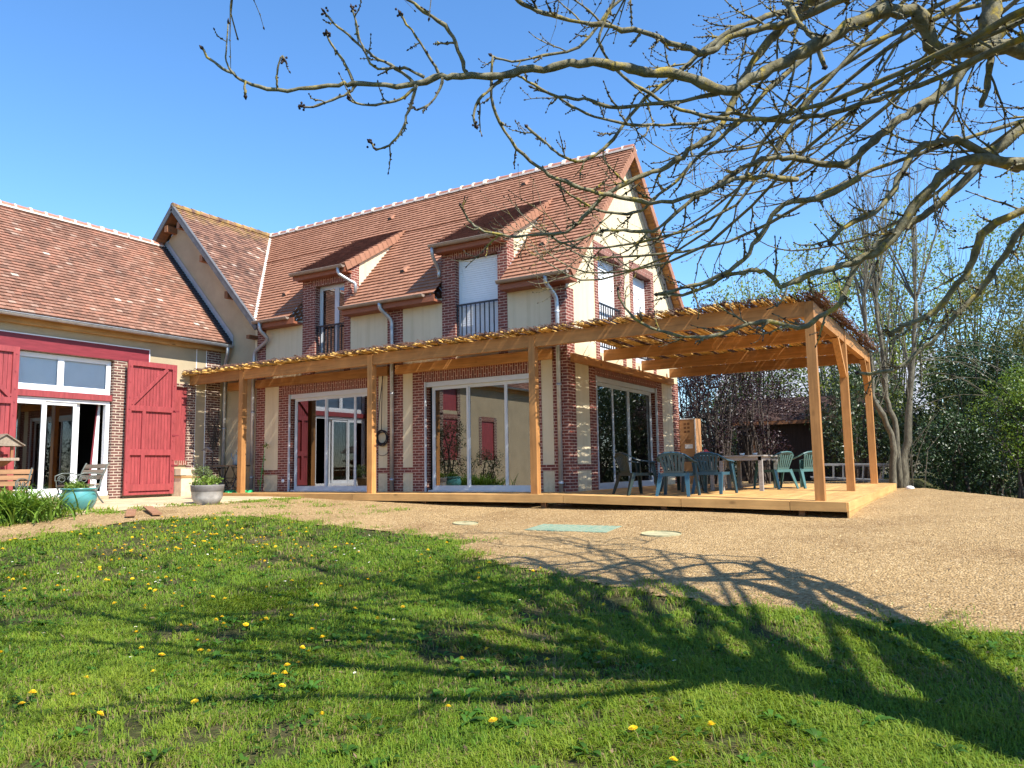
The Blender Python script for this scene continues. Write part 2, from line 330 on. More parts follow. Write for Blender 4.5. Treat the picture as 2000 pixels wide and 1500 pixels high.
def gk(c): 
    P=c[:,:2]+.12*np.c_[fbm(c[:,0],c[:,1],3),fbm(c[:,1],c[:,0],3.3)]
    return ~inside(P,LAWN)&~inside(P,PAVE)&(c[:,0]>-9.5+.0*c[:,1])&(c[:,1]<13.5+fbm(c[:,0],c[:,1],1))&~((c[:,0]<-.2)&(c[:,1]>.2))&(((c[:,0]-5.9)*.917+(c[:,1]-6.2)*.398<.7)|(c[:,1]<-3.5)|(c[:,0]<5.5))&(c[:,0]<16)
struct(grid_sheet('gravel',np.arange(-9.5,16.05,.11),np.arange(-20,14,.11),gk,.008,MT['gravel'],.014))
# paving
m,nt,b=base_mat('stone_paving'); t=coords(nt,(1,1,1))
br=_n(nt,'ShaderNodeTexBrick'); br.inputs['Scale'].default_value=1; br.inputs['Brick Width'].default_value=.42; br.inputs['Row Height'].default_value=.28; br.inputs['Mortar Size'].default_value=.012; br.inputs['Mortar Smooth'].default_value=.3
br.inputs['Color1'].default_value=(.62,.47,.29,1); br.inputs['Color2'].default_value=(.50,.36,.22,1); br.inputs['Mortar'].default_value=(.30,.24,.16,1)
nt.links.new(t,br.inputs['Vector']); c=mixc(nt,1.0,br.outputs[0],ramp(nt,noise(nt,t,3,7,.7),[(.3,(.75,.72,.70)),(.7,(1.15,1.12,1.08))]),'MULTIPLY')
nt.links.new(c,b.inputs['Base Color']); b.inputs['Roughness'].default_value=.85; bump(nt,b,noise(nt,t,30,6),.4,.01); MT['paving']=m
struct(grid_sheet('paving',np.arange(-11.3,-6.3,.1),np.arange(-21,.11,.1),lambda c:inside(c[:,:2]+.06*np.c_[fbm(c[:,0],c[:,1],4),fbm(c[:,1],c[:,0],4)],PAVE),.014,MT['paving'],.004))

# ------------------------------------------------------------ building helpers
FA=lambda u,z,d:(u,d,z)
GA=lambda u,z,d:(-d,u,z)
XB=-11.25
BA=lambda u,z,d:(XB-d,u,z)
def wall_sheet(mb,mp,u0,u1,z0,z1,ops,m=0,mr=None,depth=.22):
    us=sorted({u0,u1,*[o[0] for o in ops],*[o[1] for o in ops]}); zs=sorted({z0,z1,*[o[2] for o in ops],*[o[3] for o in ops]})
    us=[u for u in us if u0<=u<=u1]; zs=[z for z in zs if z0<=z<=z1]
    for a,b_ in zip(us,us[1:]):
        for c_,d_ in zip(zs,zs[1:]):
            uc,zc=(a+b_)/2,(c_+d_)/2
            if any(o[0]<uc<o[1] and o[2]<zc<o[3] for o in ops): continue
            mb.face([mp(a,c_,0),mp(b_,c_,0),mp(b_,d_,0),mp(a,d_,0)],m)
def reveal(mb,mp,o,depth,m):
    a,b_,c_,d_=o
    for q in (((a,c_),(a,d_)),((b_,c_),(b_,d_)),((a,d_),(b_,d_)),((a,c_),(b_,c_))):
        (p,r),(s_,t_)=q; mb.face([mp(p,r,0),mp(s_,t_,0),mp(s_,t_,depth),mp(p,r,depth)],m)
def tiles(mb,O,U,V,poly,g=.15,tw=.165,m=0,lift=.034,seed=1):
    rg=random.Random(seed); O,U,V=V3(O),V3(U),V3(V); N=np.cross(U,V); poly=[tuple(p) for p in poly]
    def iv(v):
        xs=[]
        for (a,b_),(c_,d_) in zip(poly,poly[1:]+poly[:1]):
            if (b_>v)!=(d_>v): xs.append(a+(v-b_)*(c_-a)/(d_-b_))
        return (min(xs),max(xs)) if len(xs)>=2 else None
    v0s=min(p[1] for p in poly); vm=max(p[1] for p in poly); k=int(math.floor(v0s/g+1e-6))
    while k*g<vm-1e-6:
        a=max(k*g,v0s); t=min((k+1)*g,vm); I0=iv(a+.001); I1=iv(t-.001)
        if I0 and I1:
            j=math.floor(min(I0[0],I1[0])/tw)-1; of=(k%2)*tw/2
            while j*tw+of<max(I0[1],I1[1]):
                l,r=j*tw+of+.002,(j+1)*tw+of-.002; j+=1
                l0,r0=max(l,I0[0]),min(r,I0[1]); l1,r1=max(l,I1[0]),min(r,I1[1])
                if r0-l0<=.004 and r1-l1<=.004: continue
                if r0<l0: l0=r0=(l0+r0)/2 if l0-r0<.2 else l0
                if r1<l1: l1=r1=(l1+r1)/2 if l1-r1<.2 else l1
                h=lift*(1+.3*(rg.random()-.5)); h2=.003; c=rg.random(); sk=.004*(rg.random()-.5)
                B=lambda u,v,w:O+U*u+V*v+N*w
                p=[B(l0,a+sk,h),B(r0,a-sk,h),B(r1,t+.01,h2),B(l1,t+.01,h2)]
                mb.face(p,m,c); mb.face([B(l0,a+sk,-.01),B(r0,a-sk,-.01),p[1],p[0]],m,c)
        k+=1
def gutter(mb,p,q,r=.065,m=0):
    p,q=V3(p),V3(q); t=q-p; L=np.linalg.norm(t); t/=L; sd=np.cross(t,V3((0,0,1))); up=V3((0,0,1)); n=8
    arc=[(math.cos(math.pi+math.pi*k/n),math.sin(math.pi+math.pi*k/n)) for k in range(n+1)]
    A=[p+r*(sd*c+up*s) for c,s in arc]; B=[x+t*L for x in A]; A2=[p+r*.82*(sd*c+up*s)+up*.002 for c,s in arc]; B2=[x+t*L for x in A2]
    for k in range(n): mb.face([A[k],A[k+1],B[k+1],B[k]],m,.5); mb.face([A2[k],A2[k+1],B2[k+1],B2[k]],m,.5)
    for a,a2,b_,b2 in ((A[0],A2[0],B[0],B2[0]),(A[-1],A2[-1],B[-1],B2[-1])): mb.face([a,b_,b2,a2],m,.5)
    mb.face(A[::-1],m,.5); mb.face(B,m,.5)
    mb.tube([A[-1],B[-1]],.011,6,m,.5)
    k=.9
    while k<L-.3: 
        C_=[x+t*k for x in A]; 
        for i in range(n): 
            e=(C_[i]-(p+t*k))*1.06+(p+t*k); f=(C_[i+1]-(p+t*k))*1.06+(p+t*k); mb.face([e,f,f+t*.025,e+t*.025],m,.5)
        k+=1.0
def ridge(parent,p,q,r,name='ridge',step=.43):
    p,q=V3(p),V3(q); t=q-p; L=np.linalg.norm(t); t/=L; sd=np.cross(t,V3((0,0,1))); up=V3((0,0,1))
    a=MB(); mo=MB(); n=6; k=0
    arc=[(math.cos(math.pi*i/n),math.sin(math.pi*i/n)) for i in range(n+1)]
    while k<L-.05:
        e=min(L,k+step); c=random.random(); sag=.01*(random.random()-.5)
        A=[p+t*k+r*(sd*x+up*(s-.35))+up*(.012+sag) for x,s in arc]; B=[p+t*(e-.02)+r*(sd*x+up*(s-.35))+up*sag for x,s in arc]
        for i in range(n): a.face([A[i],A[i+1],B[i+1],B[i]],0,c)
        a.face(A[::-1],0,c); a.face(B,0,c)
        w=.028+.045*random.random(); h=1.18+.30*random.random()
        A=[p+t*(k-w)+r*h*(sd*x*.95+up*(s-.35)) for x,s in arc]; B=[p+t*(k+w*.6)+r*h*(sd*x*.95+up*(s-.35)) for x,s in arc]
        for i in range(n): mo.face([A[i],A[i+1],B[i+1],B[i]],0,c)
        mo.face(A[::-1],0,c); mo.face(B,0,c)
        k+=step
    for s in (1,-1): mo.beam(p+sd*s*r*1.05-up*r*.5,q+sd*s*r*1.05-up*r*.5,.035,.045,m=0)
    o=a.build(name,MT['ridge'],parent); mo.build('mortar',MT['mortar'],o); return o
def window(mp,u0,u1,z0,z1,d,nm,parent,mull=(),fw=.055,fd=.06,mat='alu',slide=False,name='window',bars=(),gl='glass',mw=.035,w=.04):
    f=MB(); f.lb(mp,u0,u0+fw,z0,z1,d,d+fd); f.lb(mp,u1-fw,u1,z0,z1,d,d+fd); f.lb(mp,u0+fw,u1-fw,z1-fw,z1,d+.001,d+fd-.001); f.lb(mp,u0+fw,u1-fw,z0,z0+fw*1.3,d+.001,d+fd-.001)
    for x in mull: f.lb(mp,x-mw,x+mw,z0+fw*1.3,z1-fw,d+.006,d+fd+.02)
    o=f.build(name,MT[mat],parent); 
    xs=[u0+fw]+list(mull)+[u1-fw]
    for i,(a,b_) in enumerate(zip(xs,xs[1:])):
        a+=mw if i else 0; b_-=mw if i<len(xs)-2 else 0
        g=MB(); e=.016 if slide and i%2 else 0
        # sash
        s=MB()
        s.lb(mp,a,a+w,z0+fw*1.3,z1-fw,d+.012+e,d+.045+e); s.lb(mp,b_-w,b_,z0+fw*1.3,z1-fw,d+.012+e,d+.045+e); s.lb(mp,a+w,b_-w,z1-fw-w,z1-fw,d+.013+e,d+.044+e); s.lb(mp,a+w,b_-w,z0+fw*1.3,z0+fw*1.3+w*1.3,d+.013+e,d+.044+e)
        s.build('sash',MT[mat],o)
        g.lb(mp,a+w,b_-w,z0+fw*1.3+w*1.3,z1-fw-w,d+.026+e,d+.03+e); g.f=g.f[2:3]; g.m=g.m[2:3]; g.c=g.c[2:3]
        g.build('pane',MT[gl],o)
    return o
def shutter_roll(mp,u0,u1,z0,z1,d,parent):
    s=MB(); z=z1-.02
    s.lb(mp,u0,u0+.05,z0,z1,d-.01,d+.04); s.lb(mp,u1-.05,u1,z0,z1,d-.01,d+.04)
    while z>z0:
        a=max(z0,z-.052); s.face([mp(u0+.05,a,d+.004),mp(u1-.05,a,d+.004),mp(u1-.05,z-.01,d+.004),mp(u0+.05,z-.01,d+.004)]); s.face([mp(u0+.05,z-.01,d+.004),mp(u1-.05,z-.01,d+.004),mp(u1-.05,z,d+.018),mp(u0+.05,z,d+.018)])
        s.face([mp(u0+.05,a,d+.004),mp(u1-.05,a,d+.004),mp(u1-.05,a,d+.018),mp(u0+.05,a,d+.018)]); z-=.052
    return s.build('roller_shutter',MT['white'],parent)
def railing(mp,u0,u1,z0,z1,d,parent):
    s=MB(); s.lb(mp,u0,u1,z1-.04,z1,d-.02,d+.02); s.lb(mp,u0,u1,z0,z0+.03,d-.015,d+.015); n=int((u1-u0)/.125)
    for k in range(n+1):
        u=u0+.02+(u1-u0-.04)*k/n; s.lb(mp,u-.011,u+.011,z0,z1-.03,d-.011,d+.011)
    return s.build('balcony_railing',MT['black'],parent)
def pipe(parent,pts,r=.05,mat='zinc',name='downpipe',rings=()):
    # smooth the polyline
    P=[V3(p) for p in pts]; out=[P[0]]
    for a,b_,c_ in zip(P,P[1:],P[2:]):
        e=min(.12,.45*np.linalg.norm(b_-a),.45*np.linalg.norm(c_-b_)); p=b_+(a-b_)/np.linalg.norm(a-b_)*e; q=b_+(c_-b_)/np.linalg.norm(c_-b_)*e
        for t in (0,.33,.67,1): out.append((1-t)**2*p+2*t*(1-t)*b_+t*t*q)
    out.append(P[-1]); s=MB(); s.tube(out,r,10,0,.5)
    for z in rings: s.lathe([(r+.012,-.02),(r+.012,.02),(r,.021)],(pts[-1][0],pts[-1][1],z),10); s.box(pts[-1][0]-.01,pts[-1][0]+.01,pts[-1][1],pts[-1][1]+.1,z-.01,z+.01)
    return s.build(name,MT[mat],parent,smooth=True)

# ------------------------------------------------------------ main house
HZ=-.5; W=7.0; RYD=3.5; SL=1.068; EY=-.33; EZ=4.69; RZT=EZ+(RYD-EY)*SL; LEN=math.hypot(1,SL)
ZR=lambda y:EZ+(y-EY)*SL
house=thing('house','cream rendered house with red brick piers, new tiled roof and two shed dormers','house',(-5,3.5,0))
D1=(-8.52,-5.4,.0,2.62); D2=(-3.86,-.86,.0,2.62); G3=(1.40,5.22,.0,2.62)
X1=(-7.58,-6.52,3.2,5.5); X2=(-2.94,-1.74,3.2,5.53)
U1=(1.68,3.04,3.2,5.63); U2=(3.83,5.12,3.2,5.63)
w=MB()
wall_sheet(w,FA,-9.95,0,HZ,4.62,[D1,D2,X1,X2]); 
for (a,b_),o in (((-8.05,-6.3),X1),((-3.33,-1.49),X2)): wall_sheet(w,FA,a,b_,4.62,5.86,[o])
wall_sheet(w,GA,0,W,HZ,4.62,[G3,U1,U2])
yl=lambda z:(z-EZ)/SL+EY+.12; yr=lambda z:W-yl(z)
for a,b_ in ((4.62,5.63),):
    L0,L1=0,yl(b_)
    w.face([GA(0,a,0),GA(U1[0],a,0),GA(U1[0],b_,0),GA(L1,b_,0)]); w.face([GA(U1[1],a,0),GA(U2[0],a,0),GA(U2[0],b_,0),GA(U1[1],b_,0)]); w.face([GA(U2[1],a,0),GA(W,a,0),GA(yr(b_),b_,0),GA(U2[1],b_,0)])
w.face([GA(yl(5.63),5.63,0),GA(yr(5.63),5.63,0),GA(W/2,RZT-.15,0)])
w.face([(-9.95,W,HZ),(0,W,HZ),(0,W,4.7),(-9.95,W,4.7)])
for o,mp in ((D1,FA),(D2,FA),(G3,GA)): reveal(w,mp,o,.2,1)
for o,mp in ((X1,FA),(X2,FA),(U1,GA),(U2,GA)): reveal(w,mp,o,.22,1)
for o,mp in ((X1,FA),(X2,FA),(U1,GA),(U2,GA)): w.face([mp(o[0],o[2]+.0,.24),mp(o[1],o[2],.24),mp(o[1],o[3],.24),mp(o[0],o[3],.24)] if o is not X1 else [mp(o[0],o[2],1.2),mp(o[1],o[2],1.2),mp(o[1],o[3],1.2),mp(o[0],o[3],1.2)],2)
w.build('wall',[MT['plaster'],MT['brick'],MT['room']],house,uv=True)
BP=[house,MT['brick']]
def bf(u0,u1,z0,z1,mp=FA,m=0,d=.012):
    q=MB(); q.lb(mp,u0,u1,z0,z1,-d,0,0); q.build('soldier_course' if m==1 else 'brick_pier' if z1-z0>.5 else 'brick_band',MT['soldier'] if m==1 else BP[1],BP[0],uv=True)
# ground floor piers and bands (facade)
for a,b_ in ((-9.85,-9.5),(-8.94,-8.52),(-5.4,-5.36+.02),(-5.04,-4.55),(-4.24,-3.86),(-.86,-.65),(-.36,.012)): bf(a,b_,HZ,4.6 if a in (-9.85,-5.04,-.36) else 2.88)
for a,b_ in ((-9.5,-8.94),(-5.34,-5.04),(-4.55,-4.24),(-.65,-.36)): bf(a,b_,.445,.58)
# lintel soldiers
bf(D1[0]-.28,D1[1]+.0,2.62,2.9,FA,1,.016); bf(D2[0]-.1,D2[1]+.0,2.62,2.9,FA,1,.016)
# dormers
for a,b_,o,zt in ((-8.05,-6.3,X1,5.5),(-3.33,-1.49,X2,5.53)):
    bf(a,o[0],2.9,5.82); bf(o[1],b_,2.9,5.82); bf(o[0]-.14,o[1]+.12,zt,5.80,FA,1,.018)
# gable
for a,b_ in ((.0,.36),(1.05,1.40),(5.22,5.66),(6.5,7.0)): bf(a,b_,HZ,4.45 if a==0 else (2.88),GA)
for a,b_ in ((.36,1.05),(5.66,6.5)): bf(a,b_,.445,.58,GA)
bf(G3[0]-.05,G3[1]+.05,2.62,2.9,GA,1,.016)
for o in (U1,U2):
    bf(o[0]-.2,o[0],2.9,5.86,GA); bf(o[1],o[1]+.2,2.9,5.86,GA); bf(o[0],o[1],5.63,5.86,GA,1,.014)
# roof (near slope, split round the dormers), far slope
U=(1,0,0); V=(0,1/LEN,SL/LEN); O=(0,EY,EZ); vt=(RYD-EY)*LEN; vy=lambda y:(y-EY)*LEN
DR=((-8.2,-6.22,2.16),(-3.47,-1.38,2.1))
t=MB()
VX=lambda v:-13.45+(RYD-(EY+v/LEN))
regs=[[(VX(0),0),(-8.2,0),(-8.2,vy(2.1)),(VX(vy(2.1)),vy(2.1))],[(-6.3,0),(-3.33,0),(-3.33,vy(2.1)),(-6.3,vy(2.1))],[(-1.49,0),(.31,0),(.31,vy(2.1)),(-1.49,vy(2.1))],[(VX(vy(2.1)),vy(2.1)),(.31,vy(2.1)),(.31,vt),(VX(vt),vt)]]
for k,r_ in enumerate(regs): tiles(t,O,U,V,r_,seed=5+k)
V2=(0,-1/LEN,SL/LEN); tiles(t,(0,W-EY,EZ),(-1,0,0),V2,[(-.31,0),(13.45,0),(13.45,vt),(-.31,vt)],g=.15,tw=.33,seed=9)
roof=t.build('roof',[MT['tile']],house)
rv=MB()   # verge tiles stepping down both sides of the gable
for (oy,sg) in ((EY,1),(W-EY,-1)):
    k=0
    while k*.125<vt-.03:
        v=k*.125; y=oy+sg*v/LEN; z=EZ+v*SL/LEN; y2=oy+sg*(v+.135)/LEN; z2=EZ+(v+.135)*SL/LEN; n=(0,-sg*SL/LEN,1/LEN); c=random.random()
        q=lambda x,yy,zz,h:(x,yy+n[1]*h,zz+n[2]*h)
        rv.hexa([q(.295,y,z,-.16),q(.325,y,z,-.16),q(.325,y2,z2,-.175),q(.295,y2,z2,-.175),q(.18,y,z,.034),q(.327,y,z,.034),q(.322,y2,z2,.008),q(.18,y2,z2,.008)],0,c); k+=1
rv.build('verge_tiles',MT['tile'],roof)
ridge(roof,(-13.3,RYD,RZT+.02),(.33,RYD,RZT+.02),.115)
for x,y in ((-7.39,2.86),(-4.96,.52),(-9.3,.48),(-2.73,2.99),(-.84,.55)):
    vt_=MB(); z=ZR(y); vt_.hexa([(x-.09,y-.02,z+.0),(x+.09,y-.02,z),(x+.1,y+.16,z+.18),(x-.1,y+.16,z+.18),(x-.05,y-.06,z+.05),(x+.05,y-.06,z+.05),(x+.06,y+.1,z+.19),(x-.06,y+.1,z+.19)])
    vt_.face([(x-.07,y-.055,z+.0),(x+.07,y-.055,z+.0),(x+.05,y-.062,z+.07),(x-.05,y-.062,z+.07)],1)
    vt_.build('roof_vent',[MT['tile'],MT['room']],roof)
vl=MB()
for k in range(12):
    v=vt*k/12; v2=vt*(k+1)/12; p=lambda v:np.array((VX(v),EY+v/LEN,EZ+v*SL/LEN+.035)); a,b_=p(v),p(v2); s=np.array((.05,.05,0)); vl.face([a-s*1.0,a+s*.8+(0,0,.03),b_+s*.8+(0,0,.03),b_-s*1.0])
vl.build('valley_flashing',MT['mortar'],roof)
# soffits and boards under the overhangs
for a,b_ in ((-9.6,-8.05),(-6.3,-3.33),(-1.49,.29)):
    sf=MB(); sf.box(a,b_,EY+.021,0,4.50,4.56); sf.box(a,b_,EY-.005,EY+.02,4.50,4.66); sf.build('eave_soffit',MT['soffit'],house)
sf=MB()
for k in range(44):      # boards below the far gable overhang
    for sg,oy in ((-1,W-EY),(1,EY)):
        v=vt*k/44; v2=vt*(k+1)/44-.008; y=oy+sg*v/LEN; y2=oy+sg*v2/LEN; z=EZ-.13+v*SL/LEN; z2=EZ-.13+v2*SL/LEN
        sf.face([(.0,y,z),(.29,y,z),(.29,y2,z2),(.0,y2,z2)],1 if sg<0 else 1)
sf.beam((.03,W-EY-.05,EZ-.19),(.03,RYD,RZT-.19),.06,.10,m=2); sf.beam((.015,EY+.35,EZ-.19+.3),(.015,RYD,RZT-.19),.03,.08,m=2)
sf.build('soffit',[MT['soffit'],MT['wx'],MT['lead']],house)
# dormer roofs
for di,(x0,x1,ym) in enumerate(DR):
    cx0,cx1=((-8.05,-6.3),(-3.33,-1.49))[di]; zt=ZR(ym)+.03; z0=5.86; s=(zt-z0)/(ym+.3); L=math.hypot(1,s); vv=(ym+.3)*L
    dm=MB(); tiles(dm,(0,-.3,z0),(1,0,0),(0,1/L,s/L),[(x0,0),(x1-.12,0),(x1-.12,vv),(x0,vv)],g=.13,seed=20+di)
    n=(0,-s/L,1/L); k=0
    while k*.21<vv-.02:
        v=k*.21; y=-.3+v/L; z=z0+v*s/L; v2=min(vv,v+.222); y2=-.3+v2/L; z2=z0+v2*s/L; c=random.random(); q=lambda x,yy,zz,h:(x,yy+n[1]*h,zz+n[2]*h)
        for xa,xb,gap in ((x1-.03,x1,1),(x0,x0+.03,0)):
            dm.hexa([q(xa,y,z,-.17),q(xb,y,z,-.17),q(xb,y2,z2,-.18),q(xa,y2,z2,-.18),q(xa-(.12 if gap else 0),y,z,.04),q(xb+(0 if gap else .12),y,z,.04),q(xb+(0 if gap else .12),y2,z2,.012),q(xa-(.12 if gap else 0),y2,z2,.012)],1,c)
        k+=1
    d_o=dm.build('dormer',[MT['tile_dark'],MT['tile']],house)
    ck=MB()
    zl=lambda y:z0+(y+.3)*s-.05
    for x in (cx1,cx0):
        ck=MB(); ck.face([(x,0,ZR(0)-.5),(x,0,zl(0)),(x,ym,zl(ym)),(x,ym,ZR(ym)-.2)],0)
        e=.012 if x==cx1 else -.012
        ck.face([(x+e,-.012,ZR(0)-.4),(x+e,-.012,zl(0)),(x+e,.3,zl(.3)),(x+e,.3,ZR(.3)-.1)],1)
        ck.face([(x+.0,.1,ZR(.1)+.03),(x+e*3,.1,ZR(.1)+.03),(x+e*3,ym-.1,ZR(ym-.1)+.03),(x,ym-.1,ZR(ym-.1)+.03)],2)
        ck.build('cheek_wall',[MT['plaster'],MT['brick'],MT['lead']],d_o,uv=True)
    fs=MB(); fs.box(cx0-.08,cx1+.03,-.27,0,5.68,5.74); fs.box(cx0-.1,cx1+.05,-.285,-.26,5.66,5.84); fs.build('fascia_board',MT['soffit'],d_o)
    gm=MB(); gutter(gm,(x0+.03,-.36,5.84),(x1-.02,-.36,5.82)); g_o=gm.build('gutter',MT['gutter'],d_o)
pipe(bpy.data.objects['dormer'],[(-6.42,-.36,5.78),(-6.42,-.36,5.62),(-6.2,-.1,5.42),(-6.12,-.02,5.38),(-6.12,-.02,5.12)],.042,'zinc','spout')
pipe(bpy.data.objects['dormer.001'],[(-3.36,-.36,5.8),(-3.36,-.36,5.6),(-3.42,.0,5.3),(-3.42,-.02,5.14)],.042,'zinc','spout')
for a,b_ in ((-9.58,-8.22),(-6.32,-3.6),(-1.52,.27)):
    gm=MB(); gutter(gm,(a,EY-.07,4.69),(b_,EY-.07,4.68)); gm.build('gutter',MT['gutter'],house)
pipe(house,[(-9.32,-.4,4.66),(-9.32,-.4,4.45),(-9.22,-.15,4.2),(-9.86,-.09,3.92),(-9.9,-.09,3.6),(-9.9,-.09,.06)],rings=(3.3,2.2,.4))
pipe(house,[(-4.97,-.4,4.65),(-4.97,-.38,4.5),(-4.83,-.09,4.25),(-4.83,-.09,.02)],rings=(4.05,2.4,.3))
pipe(house,[(-.28,-.4,4.65),(-.28,-.38,4.5),(-.17,-.09,4.2),(-.17,-.09,.0)],rings=(3.9,2.3,.2))
# doors, windows
d1=window(FA,D1[0]+.1,D1[1]-.02,.04,2.5,.1,'d',house,mull=(-7.26,-6.24),fw=.05,mw=.016,w=.028,slide=True,name='patio_door')
d2=window(FA,D2[0]+.13,D2[1]-.02,.04,2.5,.1,'d',house,mull=(-2.69,-1.65),fw=.05,mw=.016,w=.028,slide=True,name='patio_door')
d3=window(GA,G3[0]+.02,G3[1]-.12,.04,2.5,.1,'d',house,mull=(2.60,3.58),fw=.05,mw=.016,w=.03,slide=True,name='patio_door')
for mp,o,pr in ((FA,D1,d1),(FA,D2,d2),(GA,G3,d3)):
    q=MB(); q.lb(mp,o[0]+.0,o[1],2.5,2.615,.02,.16); q.lb(mp,o[0]-.012,o[0]+.02,.0,2.62,-.03,.02); q.lb(mp,o[1]-.02,o[1]+.012,.0,2.62,-.03,.02); q.lb(mp,o[0]+.05,o[1],.0,.04,.02,.18)
    q.build('blind_box',MT['alu'],pr)
window(FA,X1[0],X1[1],3.25,X1[3],.16,'w',house,mull=(-6.96,),fw=.06)
shutter_roll(FA,X2[0],X2[1],3.2,X2[3],.16,house); shutter_roll(GA,U1[0],U1[1],3.2,U1[3],.2,house); shutter_roll(GA,U2[0],U2[1],3.2,U2[3],.2,house)
railing(FA,X1[0],X1[1],3.35,4.41,.05,house); railing(FA,X2[0],X2[1],3.35,4.41,.05,house); railing(GA,U1[0],U1[1],3.35,4.43,.06,house); railing(GA,U2[0],U2[1],3.35,4.36,.06,house)
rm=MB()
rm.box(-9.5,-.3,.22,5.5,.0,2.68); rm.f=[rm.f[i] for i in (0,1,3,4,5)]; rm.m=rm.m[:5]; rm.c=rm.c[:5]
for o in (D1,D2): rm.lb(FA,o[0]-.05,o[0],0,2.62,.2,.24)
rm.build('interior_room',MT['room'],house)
bl=MB(); bl.ball((-8.72,-.02,.28),.05,0,8,(1,.6,1)); bl.build('wall_socket',MT['white'],house)

# ------------------------------------------------------------ old gabled house behind the barn
old=thing('gabled_house','taller old house with plain gable and lichen-topped tiled roof behind the barn','house',(-13.45,0,0))
w=MB(); w.face([(-17.2,0,HZ),(-9.95,0,HZ),(-9.95,0,4.9),(-13.45,0,RZT-.2),(-17.2,0,4.6)]); w.face([(-17.2,0,HZ),(-17.2,9,HZ),(-17.2,9,4.7),(-17.2,0,4.6)]); w.build('wall',MT['old_plaster'],old)
t=MB(); vtt=(13.45-9.62)*LEN
tiles(t,(-9.62,-.38,EZ),(0,1,0),(-1/LEN,0,SL/LEN),[(0,0),(.05,0),(3.88,vtt),(0,vtt)],g=.13,tw=.165,seed=31,lift=.03)
tiles(t,(-17.28,10,EZ),(0,-1,0),(1/LEN,0,SL/LEN),[(0,0),(10.38,0),(10.38,vtt),(0,vtt)],g=.115,tw=.33,seed=32)
orf=t.build('roof',MT['tile_moss'],old)
rd=MB(); k=0
while k<3.75:
    c=random.random(); y=-.38+k; rd.tube([(-13.45,y,RZT+.03+.012*random.random()),(-13.45,y+.33,RZT+.02)],[.10,.095],8,0,c); k+=.33
rd.build('ridge',MT['tile_moss'],orf)
vb=MB()
for sg in (1,-1):
    xe=-13.45+sg*3.98; ze=EZ-.17; vb.beam((xe,-.385,ze-.02),(-13.45,-.385,RZT-.07),.035,.13); vb.beam((xe,-.36,ze+.10),(-13.45,-.36,RZT+.05),.09,.035); vb.beam((xe,-.2,ze-.06),(-13.45,-.2,RZT-.12),.30,.02,m=1)
    for f in (.05,.36,.68): 
        x=-13.45+sg*(.12+3.7*f); z=RZT-.32-(.12+3.7*f)*SL; vb.box(x-.07,x+.07,-.36,.02,z-.1,z+.1,2)
vb.box(-9.98,-9.84,-.3,.0,4.28,4.38,2)
MT['barge']=mk('dark_grey_board',(.11,.11,.115),.6,.2,6)
vb.build('bargeboard',[MT['barge'],MT['by'],MT['by']],old)

# ------------------------------------------------------------ barn
barn=thing('barn','long low barn with weathered tiled roof, red lintel beam and sliding glass doors','barn',(XB,-6,0))
EXB=-10.93; EZB=4.25; RXB=-14.3; RZB=7.73; SB=(RZB-EZB)/(EXB-RXB); LB=math.hypot(1,SB)
OB=(-5.86,-3.36,.02,3.43); OW=(-2.25,-1.2,.88,2.9); RW=[(-11.4,-10.4,.9,2.6),(-14.2,-13.2,.9,2.6),(-11.4,-10.4,2.95,3.85)]
w=MB(); wall_sheet(w,BA,-20.5,0,HZ,4.1,[OB,OW]+RW); 
for o in [OB]: reveal(w,BA,o,.25,1)
for o in [OW]+RW: reveal(w,BA,o,.12,1)
w.face([(XB,-20.5,HZ),(XB-6,-20.5,HZ),(XB-6,-20.5,4.1),(RXB,-20.5,RZB-.2),(XB,-20.5,4.1)])
w.face([(XB-6,0,HZ),(XB-6,-20.5,HZ),(XB-6,-20.5,4.1),(XB-6,0,4.1)])
w.build('wall',[MT['old_plaster'],MT['old_brick']],barn,uv=True)
BP[:]=[barn,MT['old_brick']]
bf(-3.36,-3.02,HZ,3.43,BA,0,.014); bf(-6.2,-5.86,HZ,3.43,BA,0,.014); bf(-1.2,-.96,0,2.97,BA); bf(-2.4,-1.2,2.9,3.0,BA,0,.02); bf(-.62,-.15,HZ,4.05,BA); bf(-2.3,-1.2,.76,.88,BA,1,.05)
for o in RW: bf(o[0]-.22,o[0],o[2]-.2,o[3]+.2,BA); bf(o[1],o[1]+.22,o[2]-.2,o[3]+.2,BA); bf(o[0],o[1],o[3],o[3]+.2,BA,1)
bf(-.62,0,.6,.72,BA,0,.05)
for u in (-.955,-.63):
    q=MB(); q.lb(BA,u-.012,u+.012,.45,4.05,-.006,0); q.build('white_strip',MT['white'],barn)
t=MB(); tiles(t,(EXB,-20.5,EZB),(0,1,0),(-1/LB,0,SB/LB),[(0,0),(20.38,0),(20.38,(EXB-RXB)*LB),(0,(EXB-RXB)*LB)],g=.13,tw=.165,lift=.032,seed=41)
brf=t.build('roof',MT['tile_old'],barn)
w=MB(); tiles(w,(2*RXB-EXB,0,EZB),(0,-1,0),(1/LB,0,SB/LB),[(0,0),(20.5,0),(20.5,(EXB-RXB)*LB),(0,(EXB-RXB)*LB)],g=.224,tw=.5,seed=42); w.build('rear_slope',MT['tile_old'],brf)
ridge(brf,(RXB,-20.5,RZB+.02),(RXB,-.1,RZB+.02),.115,step=.40)
fl=MB(); p=lambda x,off:(x,-.02,EZB+(EXB-x)*SB+off)
fl.face([p(EXB+.05,.0),p(EXB+.05,.3),p(RXB,.30),p(RXB,.0)]); 
k=0
